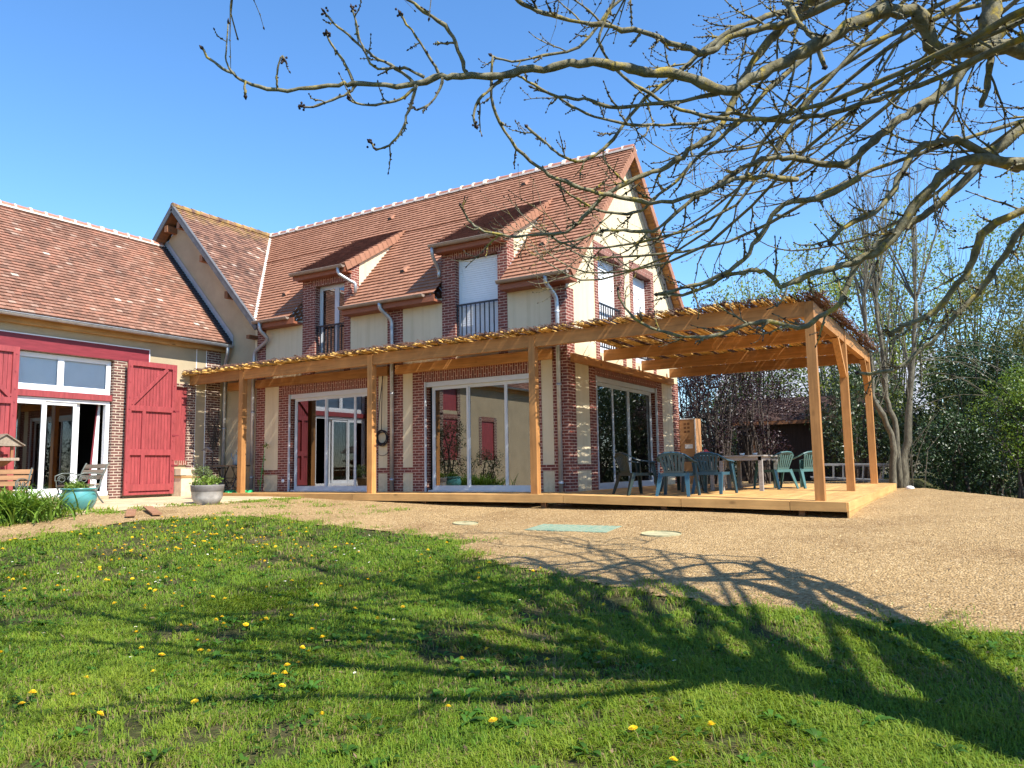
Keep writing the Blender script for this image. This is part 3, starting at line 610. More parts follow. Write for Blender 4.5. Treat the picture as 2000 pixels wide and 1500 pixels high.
while k<(EXB-RXB)*LB:
    x=EXB-k/LB; z=EZB+k*SB/LB; x2=EXB-(k+.13)/LB; z2=EZB+(k+.13)*SB/LB; fl.hexa([(x,-.17,z+.0),(x,-.03,z),(x2,-.03,z2),(x2,-.17,z2),(x+.03,-.17,z+.075),(x+.03,-.03,z+.075),(x2+.015,-.03,z2+.045),(x2+.015,-.17,z2+.045)],1); k+=.12
fl.build('flashing',[MT['lead'],MT['slate']],brf)
eb=MB(); eb.box(XB,XB+.13,-20.5,-.02,4.02,4.20); 
eb.box(XB+.13,XB+.30,-20.5,-.02,4.17,4.20); eb.build('eave_beam',MT['eave'],barn)
gm=MB(); gutter(gm,(EXB+.05,-20.5,4.22),(EXB+.05,-.06,4.19),.07); gm.build('gutter',MT['zinc'],barn)
pipe(barn,[(EXB+.05,-.2,4.16),(EXB+.05,-.2,3.95),(XB+.12,-.08,3.7),(XB+.12,-.08,.05)],.05,'zinc',rings=(3.2,1.8,.4))
lt=MB(); lt.lb(BA,-8.6,-2.42,3.44,3.80,-.03,.1); lt.lb(BA,-8.6,-2.42,3.80,3.825,-.034,.0,1); lt.lb(BA,-2.42,-2.395,3.44,3.825,-.034,.0,1); lt.build('lintel_beam',[MT['redbeam'],MT['white']],barn)
tr=MB(); tr.lb(BA,-5.86,-3.36,2.38,2.53,.02,.16); tr.build('transom_beam',MT['redwood'],barn)
window(BA,-5.84,-3.38,2.54,3.42,.1,'w',barn,mull=(-4.62,),fw=.07,mat='white',name='transom_window',gl='glass_clear')
bd=MB(); bd.lb(BA,-5.74,-4.68,2.62,3.36,.17,.18); bd.lb(BA,-4.57,-3.45,2.62,3.36,.17,.18); bd.build('window_blind',MT['white'],barn)
fr=MB(); fr.lb(BA,-5.84,-5.76,.03,2.37,.08,.2); fr.lb(BA,-3.48,-3.38,.03,2.37,.08,.2); fr.lb(BA,-5.76,-3.48,2.29,2.37,.081,.199); fr.lb(BA,-5.84,-3.38,.0,.12,.03,.2); sd=fr.build('sliding_door',MT['white'],barn)
def panel(u0,u1,d,parent,mat='white'):
    s=MB(); a=.075; s.lb(BA,u0,u0+a,.12,2.29,d,d+.04); s.lb(BA,u1-a,u1,.12,2.29,d,d+.04); s.lb(BA,u0+a,u1-a,2.21,2.29,d,d+.039); s.lb(BA,u0+a,u1-a,.12,.22,d,d+.039); o=s.build('door_leaf',MT[mat],parent)
    g=MB(); g.face([BA(u0+a,.22,d+.02),BA(u1-a,.22,d+.02),BA(u1-a,2.21,d+.02),BA(u0+a,2.21,d+.02)]); g.build('pane',MT['glass'],o)
panel(-5.76,-4.95,.09,sd); panel(-4.98,-4.2,.11,sd); panel(-4.75,-4.1,.16,sd)
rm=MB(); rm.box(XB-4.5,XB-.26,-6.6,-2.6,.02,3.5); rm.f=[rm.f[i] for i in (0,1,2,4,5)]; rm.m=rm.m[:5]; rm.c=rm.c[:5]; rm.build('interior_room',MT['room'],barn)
cu=MB()
for k in range(7):
    y=-3.52-.03*k; 
    cu.face([(XB-.3-.03*(k%2),y,.15),(XB-.3-.03*((k+1)%2),y-.03,.15),(XB-.3-.03*((k+1)%2),-3.5-.010*(k+1),2.3),(XB-.3-.03*(k%2),-3.5-.010*k,2.3)],0 if k<5 else 1)
cu.build('curtain',[MT['white'],MT['redbeam']],barn)
def leaf_door(y0,y1,flip,parent,name='barn_shutter'):
    s=MB(); d=-.16; t_=.05; H=3.46
    u=lambda f:(y0+(y1-y0)*f if not flip else y1-(y1-y0)*f)
    def lb(f0,f1,z0,z1,da,db,c=None): 
        a,b_=sorted((u(f0),u(f1))); s.lb(BA,a,b_,z0,z1,da,db,0,c)
    n=15
    for k in range(n): lb(.02+.96*k/n+.003,.02+.96*(k+1)/n-.003,.05,H-.03,d,d+.025)
    e=d-.052
    lb(0,.09,0,H,e,d+.0); lb(.91,1,0,H,e,d)
    for z0,z1 in ((.1,.27),(1.02,1.17),(2.16,2.30),(H-.13,H)): lb(.09,.91,z0,z1,e+.002,d)
    lb(.09,.91,0,.06,e+.002,d)
    lb(.31,.38,.27,1.02,e+.002,d); lb(.31,.38,1.17,2.16,e+.002,d)
    p=BA(u(.1),2.32,e+.018); q=BA(u(.80),H-.14,e+.018); s.beam(p,q,.035,.13,up=(0,1,0.0001)) if False else s.beam(p,q,.09,.034,up=(1,0,0))
    for z in (.15,.35,.6,.9,1.4,1.9,2.2,2.5,2.9,3.3):
        for f in (.045,.955): 
            c=BA(u(f),z,e-.004); s.box(c[0]-.006,c[0]+.008,c[1]-.016,c[1]+.016,c[2]-.016,c[2]+.016)
    o=s.build(name,MT['redwood'],parent)
    h=MB()
    for z in (.75,1.55,2.2): h.lb(BA,*sorted((u(.93),u(1.07))),z-.02,z+.02,e-.012,e); 
    h.build('latch',MT['redbeam'],o); return o
leaf_door(-3.1,-1.7,False,barn); leaf_door(-7.2,-5.72,True,barn)
ws=MB()
for k in range(7): ws.lb(BA,OW[0]+.15*k,OW[0]+.15*k+.146,OW[2],OW[3],.05,.08)
ws.build('window_shutter',MT['redwood'],barn)
for o in RW:
    q=MB()
    for k in range(6): q.lb(BA,o[0]+(o[1]-o[0])*k/6,o[0]+(o[1]-o[0])*(k+1)/6-.004,o[2],o[3],.04,.07)
    q.build('window_shutter',MT['redwood'],barn)

# ------------------------------------------------------------ deck
def dzk(x,y): return -.11*min(1,max(0,x/5.6))*min(1,max(0,(6.3-y)/7.7))
deck=thing('wooden_deck','new pale timber deck wrapping the house front and gable end','deck',(1,1,0))
DX0,DX1,DY0,DY1=-9.75,5.62,-1.36,6.35
s=MB(); x=DX0
while x<DX1-.05:
    xe=min(DX1,x+.142); y1=-.02 if xe<.01 else DY1
    if x<.02<xe: x1_=x; x=.02; xe=.16; y1=DY1
    ys=[DY0+.15]+[v for v in (.5,2.5,4.5) if v<y1]+[y1]
    for a,b_ in zip(ys,ys[1:]):
        c=random.random(); P=[(x,a+.003),(xe-.006,a+.003),(xe-.006,b_),(x,b_)]
        s.hexa([(p[0],p[1],dzk(*p)-.028) for p in P]+[(p[0],p[1],dzk(*p)) for p in P],0,c)
    x=xe
x=DX0
while x<DX1:
    xe=min(DX1,x+3.6); P=[(x,DY0),(xe-.005,DY0),(xe-.005,DY0+.142),(x,DY0+.142)]
    s.hexa([(p[0],p[1],dzk(*p)-.028) for p in P]+[(p[0],p[1],dzk(*p)+.001) for p in P],1); x=xe
s.build('deck_board',[MT['dy'],MT['dx']],deck)
def fascia(p,q,z0,z1,th,m,n=1):
    s=MB(); p=V3(p);q=V3(q)
    a=dzk(*p); b_=dzk(*q); t=(q-p)/np.linalg.norm(q-p); nn=np.array((t[1],-t[0]))*th
    s.hexa([(p[0],p[1],a+z0),(q[0],q[1],b_+z0),(q[0]+nn[0],q[1]+nn[1],b_+z0),(p[0]+nn[0],p[1]+nn[1],a+z0),(p[0],p[1],a+z1),(q[0],q[1],b_+z1),(q[0]+nn[0],q[1]+nn[1],b_+z1),(p[0]+nn[0],p[1]+nn[1],a+z1)],0)
    s.build('fascia_board',MT[m],deck)
for a,b_ in ((DX0,-7.4),(-7.39,-4.9),(-4.89,.55),(.56,2.9),(2.91,4.75),(4.76,DX1)): fascia((a,DY0),(b_,DY0),-.15,.0,.028,'dx')
for a,b_,e in ((-1.36,2.4,0),(2.41,6.35,0)):
    fascia((DX1+.001,a),(DX1+.001,b_),-.147,-.002,.028,'dy'); fascia((DX1+.001,a+.0),(DX1+.001,b_),-.30,-.153,.026,'dy')
for x in (-6,-3,0,2.5,4.9):
    s=MB(); s.box(x-.05,x+.05,DY0+.17,DY0+.27,-.6,-.06+dzk(x,-1.3)); s.build('support_post',MT['bz'],deck)
s=MB(); s.box(-9.6,DX1-.1,DY0+.12,DY0+.16,-.17-.0,-.14); s.build('bearer_beam',MT['bx'],deck)

# ------------------------------------------------------------ pergola
per=thing('pergola','new orange-brown timber pergola with heather-mat roof built against the house','pergola',(1,1,0))
BZ0,BZ1=2.98,3.24
def post(x,y,zt,w=.15):
    s=MB(); b_=dzk(x,y); s.box(x-w/2,x+w/2,y-w/2,y+w/2,b_,zt); return s.build('post',MT['wz'],per)
PX=(-9.08,-4.58,-.21,5.19); PY=-1.10
for x in PX: post(x,PY,BZ1-.005 if x>5 else BZ1-.02)
post(5.19,2.3,BZ1-.02); post(5.19,6.12,BZ1-.02)
xs=[-12.05]+list(PX)
for a,b_ in zip(xs,xs[1:]):
    s=MB(); s.box(a+(.076 if a>-11 else 0),b_-.076,PY-.055,PY+.06,BZ0,BZ1); s.build('front_beam',MT['wx'],per)
for a,b_ in ((PY,2.3),(2.3,6.12)):
    s=MB(); s.box(5.13,5.25,a+.076,b_-.076,BZ0,BZ1); s.build('side_beam',MT['wy'],per)
for y in (1.72,4.06,6.12):
    s=MB(); s.box(.10,5.114,y-.05,y+.05,BZ0+.005,BZ1-.004); s.build('joist',MT['wx'],per)
for y0,y1 in ((1.45,2.22),(5.35,6.04)):
    s=MB(); s.beam((5.19,y0,2.99),(5.19,y1,2.28),.09,.12,up=(1,0,0)); s.build('brace',MT['wy'],per)
for a,b_ in ((-10.95,-10.42),(-9.78,-4.95),(-4.70,-.32)):
    s=MB(); s.box(a,b_,-.125,-.02,2.87,3.09); s.build('wall_plate',MT['wx'],per)
s=MB(); s.box(.018,.098,.12,6.45,2.80,2.985); s.build('wall_plate',MT['wy'],per)
RGN=((-12.0,.32,-1.30,-.05),(.34,5.42,-1.30,6.45))
rg=random.Random(5)
def batten(x,y0,y1):
    s=MB(); n=10
    for k in range(n):
        px=x+(k-(n-1)/2)*.024+rg.uniform(-.006,.006); e0=y0-rg.uniform(.04,.20); e1=y1+rg.uniform(-.05,.03); z=3.262+rg.uniform(-.012,.02); r=rg.uniform(.010,.018)
        my=(e0+e1)/2; s.tube([(px+rg.uniform(-.05,.05),e0,z+rg.uniform(-.005,.045)),(px+rg.uniform(-.012,.012),my,z),(px+rg.uniform(-.012,.012),e1,z+rg.uniform(-.01,.01))],[r,r*1.1,r*.9],5)
    return s.build('cane_batten',MT['cane'],per)
MT['cane']=mk('golden_cane',(.66,.41,.125),.55,.3,10,40,.2,.003,(6,1,6),.25)
x=-11.85
while x<5.2:
    if x<.3: batten(x,-1.30,-.06); x+=.40
    else: batten(x,-1.30,6.4); x+=.43
MT['heather']=mk('heather_twig',(.23,.125,.085),.85,.4,9,60,.2,.003,(1,1,1),.3)
def mat_mesh():
    R=np.random.RandomState(11); V=[];F=[]
    Q=[]
    for (x0,x1,y0,y1),n in ((RGN[0],2700),(RGN[1],6400)):
        x=R.uniform(x0,x1,n); y=R.uniform(y0,y1,n); L=R.uniform(.6,1.5,n); a=np.pi/2+np.where(R.rand(n)<.12,R.normal(0,.35,n),R.normal(0,.035,n)); z=3.292+R.uniform(0,.055,n)+.012*np.sin(x*14.6+1)
        w=R.uniform(.005,.011,n)
        # thin regular gaps between the cane rows let light through
        Q.append((x,y,L,a,z,w))
    x,y,L,a,z,w=[np.concatenate(q) for q in zip(*Q)]; n=len(x)
    d=np.c_[np.cos(a),np.sin(a),R.normal(0,.03,n)]; s=np.c_[-np.sin(a),np.cos(a),np.zeros(n)]
    c=np.c_[x,y,z]; p=c-d*L[:,None]/2; q=c+d*L[:,None]/2
    p[:,1]=np.clip(p[:,1],-1.42,6.6); q[:,1]=np.clip(q[:,1],-1.42,6.6)
    m=x<.32; p[m,1]=np.minimum(p[m,1],-.03); q[m,1]=np.minimum(q[m,1],-.03)
    up=np.array((0,0,1.))
    v=np.stack([p+s*w[:,None],p-s*w[:,None],p+up*w[:,None]*1.2,q+s*w[:,None]*.6,q-s*w[:,None]*.6,q+up*w[:,None]],1).reshape(-1,3)
    b=np.arange(n)[:,None]*6
    f=np.concatenate([b+np.array([[0,1,4,3]]),b+np.array([[1,2,5,4]]),b+np.array([[2,0,3,5]])])
    return npmesh('heather_mat',v,f,MT['heather'],parent=per)
mat_mesh()
# loose shaggy edge of the mat along the front and the right-hand side
s=MB()
for k in range(1500):
    if rg.random()<.7: x=rg.uniform(-12,5.45); y=-1.32+rg.uniform(-.06,.1); d=(rg.uniform(-.07,.07),rg.uniform(-.13,.02),rg.uniform(-.015,.03))
    else: y=rg.uniform(-1.3,6.5); x=5.42+rg.uniform(-.08,.05); d=(rg.uniform(-.04,.06),rg.uniform(-.12,.12),rg.uniform(-.02,.06))
    z=3.30+rg.uniform(-.02,.05)+.02*math.sin(x*3.1)+(.06 if x>4.3 and rg.random()<.5 else 0); s.tube([(x,y,z),(x+d[0]*.5,y+d[1]*.5,z+d[2]*.7),(x+d[0],y+d[1],z+d[2])],[.007,.006,.003],3,cap=False)
s.build('mat_fringe',MT['heather'],per)

# ------------------------------------------------------------ chairs
MT['pgreen']=mk('green_plastic',(.060,.135,.125),.35,.12,5,60,.03,.001,spec=.5); MT['pdark']=mk('dark_green_plastic',(.016,.028,.022),.38,.15,5,60,.03,.001,spec=.5)
MT['pblue']=mk('blue_green_plastic',(.035,.085,.112),.35,.12,5,60,.03,.001,spec=.5)
def chair(label,mat,loc,rz,group='plastic garden chairs on the deck'):
    r=thing('garden_chair',label,'chair',(0,0,0),group); M=MT[mat]
    s=MB(); n=8
    H=lambda x,y:.425-.018*math.cos(x/.24*1.4)*math.cos((y-.02)/.24*1.3)-(.02 if y>.22 else 0)
    X=[-.235+.47*i/n for i in range(n+1)]; Y=[-.22+.47*i/n for i in range(n+1)]
    for i in range(n):
        for j in range(n): s.face([(X[i],Y[j],H(X[i],Y[j])),(X[i+1],Y[j],H(X[i+1],Y[j])),(X[i+1],Y[j+1],H(X[i+1],Y[j+1])),(X[i],Y[j+1],H(X[i],Y[j+1]))],0,.5)
    for i in range(n):
        for y in (Y[0],Y[-1]): s.face([(X[i],y,H(X[i],y)),(X[i+1],y,H(X[i+1],y)),(X[i+1],y,.365),(X[i],y,.365)],0,.5)
        for x in (X[0],X[-1]): s.face([(x,Y[i],H(x,Y[i])),(x,Y[i+1],H(x,Y[i+1])),(x,Y[i+1],.365),(x,Y[i],.365)],0,.5)
    s.build('seat',M,r,local=True)
    # legs: L shaped section, splayed
    for sx in (-1,1):
        for fy,top,bot in ((1,(.25,.215,.62),(.305,.29,0)),(-1,(.225,-.20,.42),(.275,-.33,0))):
            s=MB(); p=(sx*top[0],top[1],top[2]); q=(sx*bot[0],bot[1],bot[2])
            s.beam(q,p,.050,.016,up=(0,1,0),w1=.088,h1=.018)
            p2=(p[0]+sx*.024,p[1]-fy*.026,p[2]); q2=(q[0]+sx*.012,q[1]-fy*.014,q[2]); s.beam(q2,p2,.042,.015,up=(1,0,0),w1=.075,h1=.016)
            s.build('leg',M,r,local=True)
    A=[(-.275,.235,.625),(-.288,.10,.64),(-.288,-.06,.655),(-.27,-.18,.70),(-.215,-.265,.765),(-.12,-.305,.80),(0,-.315,.81)]
    A=A+[(-x,y,z) for x,y,z in A[-2::-1]]
    s=MB(); P=[V3(p) for p in A]; ring=[]
    for k,p in enumerate(P):
        t=P[min(k+1,len(P)-1)]-P[max(k-1,0)]; t/=np.linalg.norm(t); o=V3((p[0],p[1]*1.0-.05,0)); 
        f=abs(k-6)/6; wdt=.040 if f>.5 else .032
        side=np.cross(t,V3((0,0,1))); side/=np.linalg.norm(side); upv=np.cross(side,t); 
        ring.append([p-side*wdt-upv*.012,p+side*wdt-upv*.012,p+side*wdt*.8+upv*.010,p-side*wdt*.8+upv*.010])
    for a,b_ in zip(ring,ring[1:]):
        for j in range(4): s.face([a[j],a[(j+1)%4],b_[(j+1)%4],b_[j]],0,.5)
    s.face(ring[0],0,.5); s.face(ring[-1],0,.5)
    s.build('armrest',M,r,local=True)
    s=MB(); m=7
    def bp(x,f): return (x*(.78+.32*f), -.205-.095*f-.02*math.cos(x*6)*(1-f)*.0-.03*f*(1-(x/.2)**2)*.3, .42+.385*f-(.06*f*(x/.2)**2))
    for k in range(m):
        x=-.19+.38*k/(m-1)
        for a,b_ in ((0,.5),(.5,1)):
            w0=.019; p=[bp(x-w0,a),bp(x+w0,a),bp(x+w0,b_),bp(x-w0,b_)]; s.hexa([(q[0],q[1]-.006,q[2]) for q in p]+[(q[0],q[1]+.006,q[2]) for q in p],0,.5)
    for k in range(10):
        x0=-.215+.43*k/10; x1=x0+.043
        for a,b_ in ((-.02,.12),(.88,.99)):
            p=[bp(x0,a),bp(x1,a),bp(x1,b_),bp(x0,b_)]; s.hexa([(q[0],q[1]-.007,q[2]) for q in p]+[(q[0],q[1]+.007,q[2]) for q in p],0,.5)
    s.build('backrest',M,r,local=True)
    r.location=(loc[0],loc[1],dzk(*loc)+.001); r.rotation_euler=(0,0,math.radians(rz)); r.scale=(1.08,1.08,1.0)
    return r
chair('dark green plastic armchair nearest the sliding gable door','pdark',(1.72,-.55),-38)
chair('blue-green plastic armchair seen from behind at the deck front, left of the table','pblue',(2.58,-.62),4)
chair('blue-green plastic armchair pushed against the near end of the dark table','pblue',(2.92,.55),-8)
chair('light green plastic armchair facing the table from its right, nearer one','pgreen',(3.55,3.0),62)
chair('light green plastic armchair half hidden behind the pergola corner post','pgreen',(4.0,3.55),60)
chair('dark plastic armchair almost hidden behind the blue-green chair by the cardboard box','pdark',(2.05,1.15),-20)
chair('dark plastic armchair at the table behind the second blue-green chair','pdark',(2.3,2.9),-100)
# ------------------------------------------------------------ tables
MT['tgrey']=mk('grey_table_wood',(.30,.275,.245),.6,.2,4,40,.2,.003,(1,8,8)); MT['tdark']=mk('dark_table_wood',(.10,.075,.05),.6,.3,4,40,.2,.003,(8,1,8))
def table(label,x0,x1,y0,y1,h,top,legm,lw=.08):
    r=thing('garden_table',label,'table',((x0+x1)/2,(y0+y1)/2,dzk(x0,y0)))
    z=dzk((x0+x1)/2,(y0+y1)/2); s=MB(); n=5
    for k in range(n): s.box(x0,x1,y0+(y1-y0)*k/n+.004,y0+(y1-y0)*(k+1)/n-.004,z+h-.03,z+h)
    s.build('table_top',MT[top],r)
    s=MB(); s.box(x0+.06,x1-.06,y0+.05,y0+.075,z+h-.11,z+h-.03); s.box(x0+.06,x1-.06,y1-.075,y1-.05,z+h-.11,z+h-.03); s.box(x0+.06,x0+.085,y0+.08,y1-.08,z+h-.11,z+h-.03); s.box(x1-.085,x1-.06,y0+.08,y1-.08,z+h-.11,z+h-.03); s.build('apron',MT[top],r)
    for x in (x0+.05,x1-.05-lw):
        for y in (y0+.05,y1-.05-lw):
            s=MB(); s.box(x,x+lw,y,y+lw,dzk(x,y)+.001,z+h-.03); s.build('leg',MT[legm],r)
table('long grey wooden table with pale legs at the middle of the deck',2.62,3.62,1.75,3.3,.74,'tgrey','tgrey')
table('dark wooden table behind the chairs by the cardboard box',1.75,2.58,1.75,3.2,.73,'tdark','tgrey',.07)
MT['pink']=mk('red_wrapper',(.55,.06,.06),.4,.3,20,60,.1); MT['paper']=mk('white_paper',(.72,.70,.68),.6,.08,12,60,.1)
zt=.71
s=MB(); s.beam((2.1,2.0,zt+.03),(2.42,2.2,zt+.035),.2,.05); s.beam((2.2,2.0,zt+.085),(2.45,2.1,zt+.06),.16,.04,m=1,up=(.3,0,1)); s.hexa([(2.28,1.98,zt+.06),(2.4,2.0,zt+.06),(2.42,2.1,zt+.06),(2.3,2.1,zt+.06),(2.3,2.0,zt+.16),(2.34,2.0,zt+.15),(2.34,2.05,zt+.14),(2.3,2.06,zt+.16)],1)
tag(s.build('paper_packet',[MT['paper'],MT['pink']]),'crumpled red and white packet lying on the dark table','packet')
for k,(x,y,l) in enumerate(((2.98,2.5,'small pale bowl on the grey table, left one'),(3.22,2.65,'small pale bowl on the grey table, next to the green chair'))):
    s=MB(); s.lathe([(.0,0),(.03,.002),(.055,.03),(.06,.055),(.052,.055),(.03,.02),(0,.012)],(x,y,.74+dzk(3.1,2.5)),12); tag(s.build('bowl',MT['paper']),l,'bowl')
# cardboard boxes
MT['card']=mk('cardboard',(.42,.22,.095),.75,.15,3,50,.15,.003); MT['film']=mk('plastic_film',(.75,.75,.75),.2,.1,9,12,.6,.02,spec=.8); MT['ink']=mk('printed_ink',(.16,.07,.03),.8,.2,8)
bx=thing('cardboard_box','tall brown cardboard box with a white label standing behind the house corner','box',(.42,7.15,-.08))
s=MB(); s.box(.03,.50,6.95,7.45,.62,1.86); s.build('carton',MT['card'],bx)
s=MB(); s.box(.17,.40,6.946,6.949,1.0,1.12); s.build('label',MT['paper'],bx)
s=MB()
for (u,z) in ((.16,1.68),(.26,1.68),(.16,1.57),(.26,1.57),(.16,1.46),(.26,1.46)): s.box(u,u+.07,6.947,6.949,z,z+.06)
for k in range(3): s.box(.18+.01*k,.38-.02*k,6.947,6.949,1.24-.035*k,1.255-.035*k)
s.build('print_mark',MT['ink'],bx)
s=MB(); s.box(.470,.505,6.944,6.96,.63,1.865); s.box(.03,.505,6.944,6.952,1.84,1.866); s.build('plastic_wrap',MT['film'],bx)
s=MB(); s.box(.03,.52,6.94,7.42,-.12,.62); tag(s.build('cardboard_box',MT['card']),'lower brown cardboard box carrying the tall labelled box','box')
# ladder on its side behind the posts
MT['ladder']=mk('bare_aluminium',(.24,.25,.26),.45,.15,6,30,.05,.001,metal=.3,spec=.5)
for k,(dy,dz,lab) in enumerate(((0,0,'aluminium ladder lying on its side behind the pergola posts, upper section'),(.14,-.05,'second aluminium ladder section lying behind the upper one'))):
    ld=thing('ladder',lab,'ladder',(4.7,7.2+dy,0),'aluminium ladder sections'); s=MB()
    A=[(3.55,7.0+dy,.50+dz*.5),(5.62,7.4+dy,.46+dz)]; B=[(3.55,7.0+dy,.16+dz),(5.55,7.4+dy,.05+dz)]
    for e_ in (A,B): s=MB(); s.beam(*e_,.016,.034); s.build('rail',MT['ladder'],ld)
    for j in range(9):
        f=.04+.115*j; p=V3(A[0])*(1-f)+V3(A[1])*f; q=V3(B[0])*(1-f)+V3(B[1])*f; s=MB(); s.beam(p,q,.018,.018,up=(0,1,0)); s.build('rung',MT['ladder'],ld)
s=MB(); s.ball((5.95,6.2,-.12),.09,0,8,(1.1,.8,.7)); tag(s.build('stone',MT['white_stone'] if 'white_stone' in MT else MT['paper'],smooth=True),'white stone at the far right corner of the deck','stone')
# hose / cable on the facade
MT['rubber']=mk('black_rubber',(.015,.016,.022),.45,.2,8)
hs=MB()
for k in range(7):
    cx,cz=-5.15+rg.uniform(-.02,.02),1.32+rg.uniform(-.03,.03); R_=.17+rg.uniform(-.02,.02); hs.tube([(cx+R_*math.cos(t),-.05-.012*k,cz+R_*1.05*math.sin(t)) for t in np.linspace(0,6.283,22)],.011,6,cap=False)
hs.tube([(-5.16,-.06,2.9),(-5.17,-.07,2.2),(-5.17,-.08,1.5)],.009,6); hs.tube([(-5.14,-.06,2.9),(-5.24,-.07,2.2),(-5.31,-.08,1.4),(-5.29,-.09,1.2)],.009,6)
hs.tube([(-5.33,-.06,1.02)]+[(-5.15+.2*math.cos(t),-.07,1.02+.14*math.sin(t)) for t in np.linspace(math.pi,2*math.pi,10)],.007,6)
tag(hs.build('cable_coil',MT['rubber'],smooth=True),'coiled black cable hanging on the facade between the two patio doors','cable')
# ------------------------------------------------------------ sewing-machine table, watering can
st=thing('iron_table','dark table on cast-iron sewing machine legs beside the first pergola post','table',(-10.0,-.5,G(-10,-.5)))
zb=G(-10,-.5)+.015; s=MB(); s.box(-10.95,-9.75,-.75,-.25,.70,.735); s.build('table_top',MT['tdark'],st)
for x in (-10.6,-10.0):
    s=MB(); 
    for y0,y1 in ((-.68,-.52),(-.30,-.45)): s.tube([(x,y0,.70),(x,y1,.38),(x,y0*1.0,.08),(x,y0,zb)],.016,6)
    for z in (.08,.38,.66): s.tube([(x,-.66,z),(x,-.32,z)],.012,6)
    for k in range(3): s.tube([(x,-.6+.1*k,.38),(x,-.6+.1*k,.68)],.008,5)
    s.tube([(x,-.49+.11*math.cos(t),.22+.12*math.sin(t)) for t in np.linspace(0,6.28,16)],.010,5,cap=False); s.build('leg',MT['black'],st)
s=MB(); s.tube([(-10.6,-.5,.12),(-10.0,-.5,.12)],.012,6); s.tube([(-10.6,-.5,.38),(-10.0,-.5,.38)],.012,6); s.tube([(-10.5,-.5,.14),(-10.1,-.5,.36)],.01,6); s.tube([(-10.5,-.5,.36),(-10.1,-.5,.14)],.01,6)
s.lathe([(.13,-.01),(.15,0),(.13,.01)],(-10.3,-.5,.25),16); s.build('stretcher',MT['black'],st)
MT['can']=mk('blue_grey_zinc',(.19,.25,.28),.45,.2,6,30,.1,.002,metal=.3)
wc=thing('watering_can','blue-grey metal watering can on the sewing machine table','watering can',(-9.98,-.5,.735)); s=MB(); s.lathe([(0,0),(.12,.0),(.125,.02),(.10,.27),(.105,.28),(.09,.28),(.085,.1),(0,.05)],(-9.98,-.5,.736),18); s.build('body',MT['can'],wc,smooth=True)
s=MB(); s.tube([(-10.09,-.5,.80),(-10.21,-.5,.95),(-10.25,-.5,1.06)],[.022,.015,.012],8); s.build('spout',MT['can'],wc); s=MB(); s.tube([(-10.06,-.5,1.0),(-10.01,-.5,1.13),(-9.89,-.5,1.10),(-9.83,-.5,.95),(-9.87,-.5,.82)],.011,7); s.build('handle',MT['can'],wc)
MT['gcloth']=mk('green_cloth',(.02,.45,.14),.6,.3,9,20,.5,.02)
s=MB(); 
for k in range(14):
    x=-10.3+.10*k; y=-1.0+.12*math.sin(k*1.7); s.tube([(x,y,.03),(x+.1,y+.08,.055),(x+.16,y-.06,.02)],[.03,.05,.02],6,m=0)
s2=[(a[0],a[1],a[2]-.03) for a in s.v]; s.v=s2
tag(s.build('green_hose',MT['gcloth'],smooth=True),'bright green hose heap at the left end of the deck','hose')
# sink block against the barn
sk=thing('outdoor_sink','cream masonry outdoor sink against the barn wall beside the open shutter','sink',(-11.05,-1.42,-.08)); s=MB(); s.box(XB+.012,XB+.5,-1.68,-1.15,-.1,.42); s.box(XB+.012,XB+.52,-1.70,-1.13,.42,.46,1); s.build('base',[MT['plaster'],MT['eave']],sk)
s=MB(); s.box(XB+.012,XB+.44,-1.66,-1.22,.48,.66); s.build('basin',MT['plaster'],sk); s=MB(); s.lathe([(.0,0),(.07,0),(.075,.02)],(XB+.49,-1.28,.62),12); s.build('drain',MT['lead'],sk)
# ------------------------------------------------------------ pots
MT['turq']=mk('turquoise_glaze',(.075,.25,.245),.28,.18,3,30,.1,.004,spec=.6); MT['stonepot']=mk('pale_stone_pot',(.42,.40,.37),.75,.25,8,40,.4,.006); MT['potrim']=mk('grey_pot_rim',(.17,.155,.145),.7,.2,8,40,.3,.004); MT['brownpot']=mk('brown_clay_pot',(.17,.13,.085),.7,.2,6,40,.2,.004); MT['earth']=mk('potting_soil',(.035,.025,.018),.95,.3,20)
p1=thing('flower_pot','round turquoise glazed pot with low green plants on the lawn edge','flower pot',(-7.72,-6.1,G(-7.7,-6.1))); z=G(-7.72,-6.1)-.03
s=MB(); s.lathe([(0,0),(.20,0),(.24,.03),(.315,.18),(.33,.29),(.29,.40),(.285,.42),(.325,.44),(.33,.46),(.315,.465),(.28,.455),(.27,.40)],(-7.72,-6.1,z),36); s.build('bowl',MT['turq'],p1,smooth=True)
s=MB(); s.lathe([(.27,.40),(.2,.43),(0,.44)],(-7.72,-6.1,z),20); s.build('soil',MT['earth'],p1)
s=MB(); s.tube([(-7.72+.332*math.cos(t),-6.1+.332*math.sin(t),z+.34+.03*math.cos((t+1.9)*6)) for t in np.linspace(-2.1,-1.5,7)],.014,6); s.build('handle',MT['turq'],p1)
p2=thing('flower_pot','grey-rimmed pale stone bowl pot with leafy plants near the paving edge','flower pot',(-6.72,-3.9,G(-6.72,-3.9))); z=G(-6.72,-3.9)-.02
s=MB(); s.lathe([(0,0),(.2,0),(.24,.02),(.31,.16),(.325,.29),(.335,.3),(.34,.40),(.345,.43),(.32,.43),(.3,.3)],(-6.72,-3.9,z),32,ms=[0,0,0,0,1,1,1,1,1]); s.build('bowl',[MT['stonepot'],MT['potrim']],p2,smooth=True)
s=MB(); s.lathe([(.31,.37),(.1,.40),(0,.4)],(-6.72,-3.9,z),20); s.build('soil',MT['earth'],p2)
p3=thing('flower_pot','brown clay pot with straggly plant behind the stone bowl','flower pot',(-8.5,-2.7,G(-8.5,-2.7))); z=G(-8.5,-2.7)
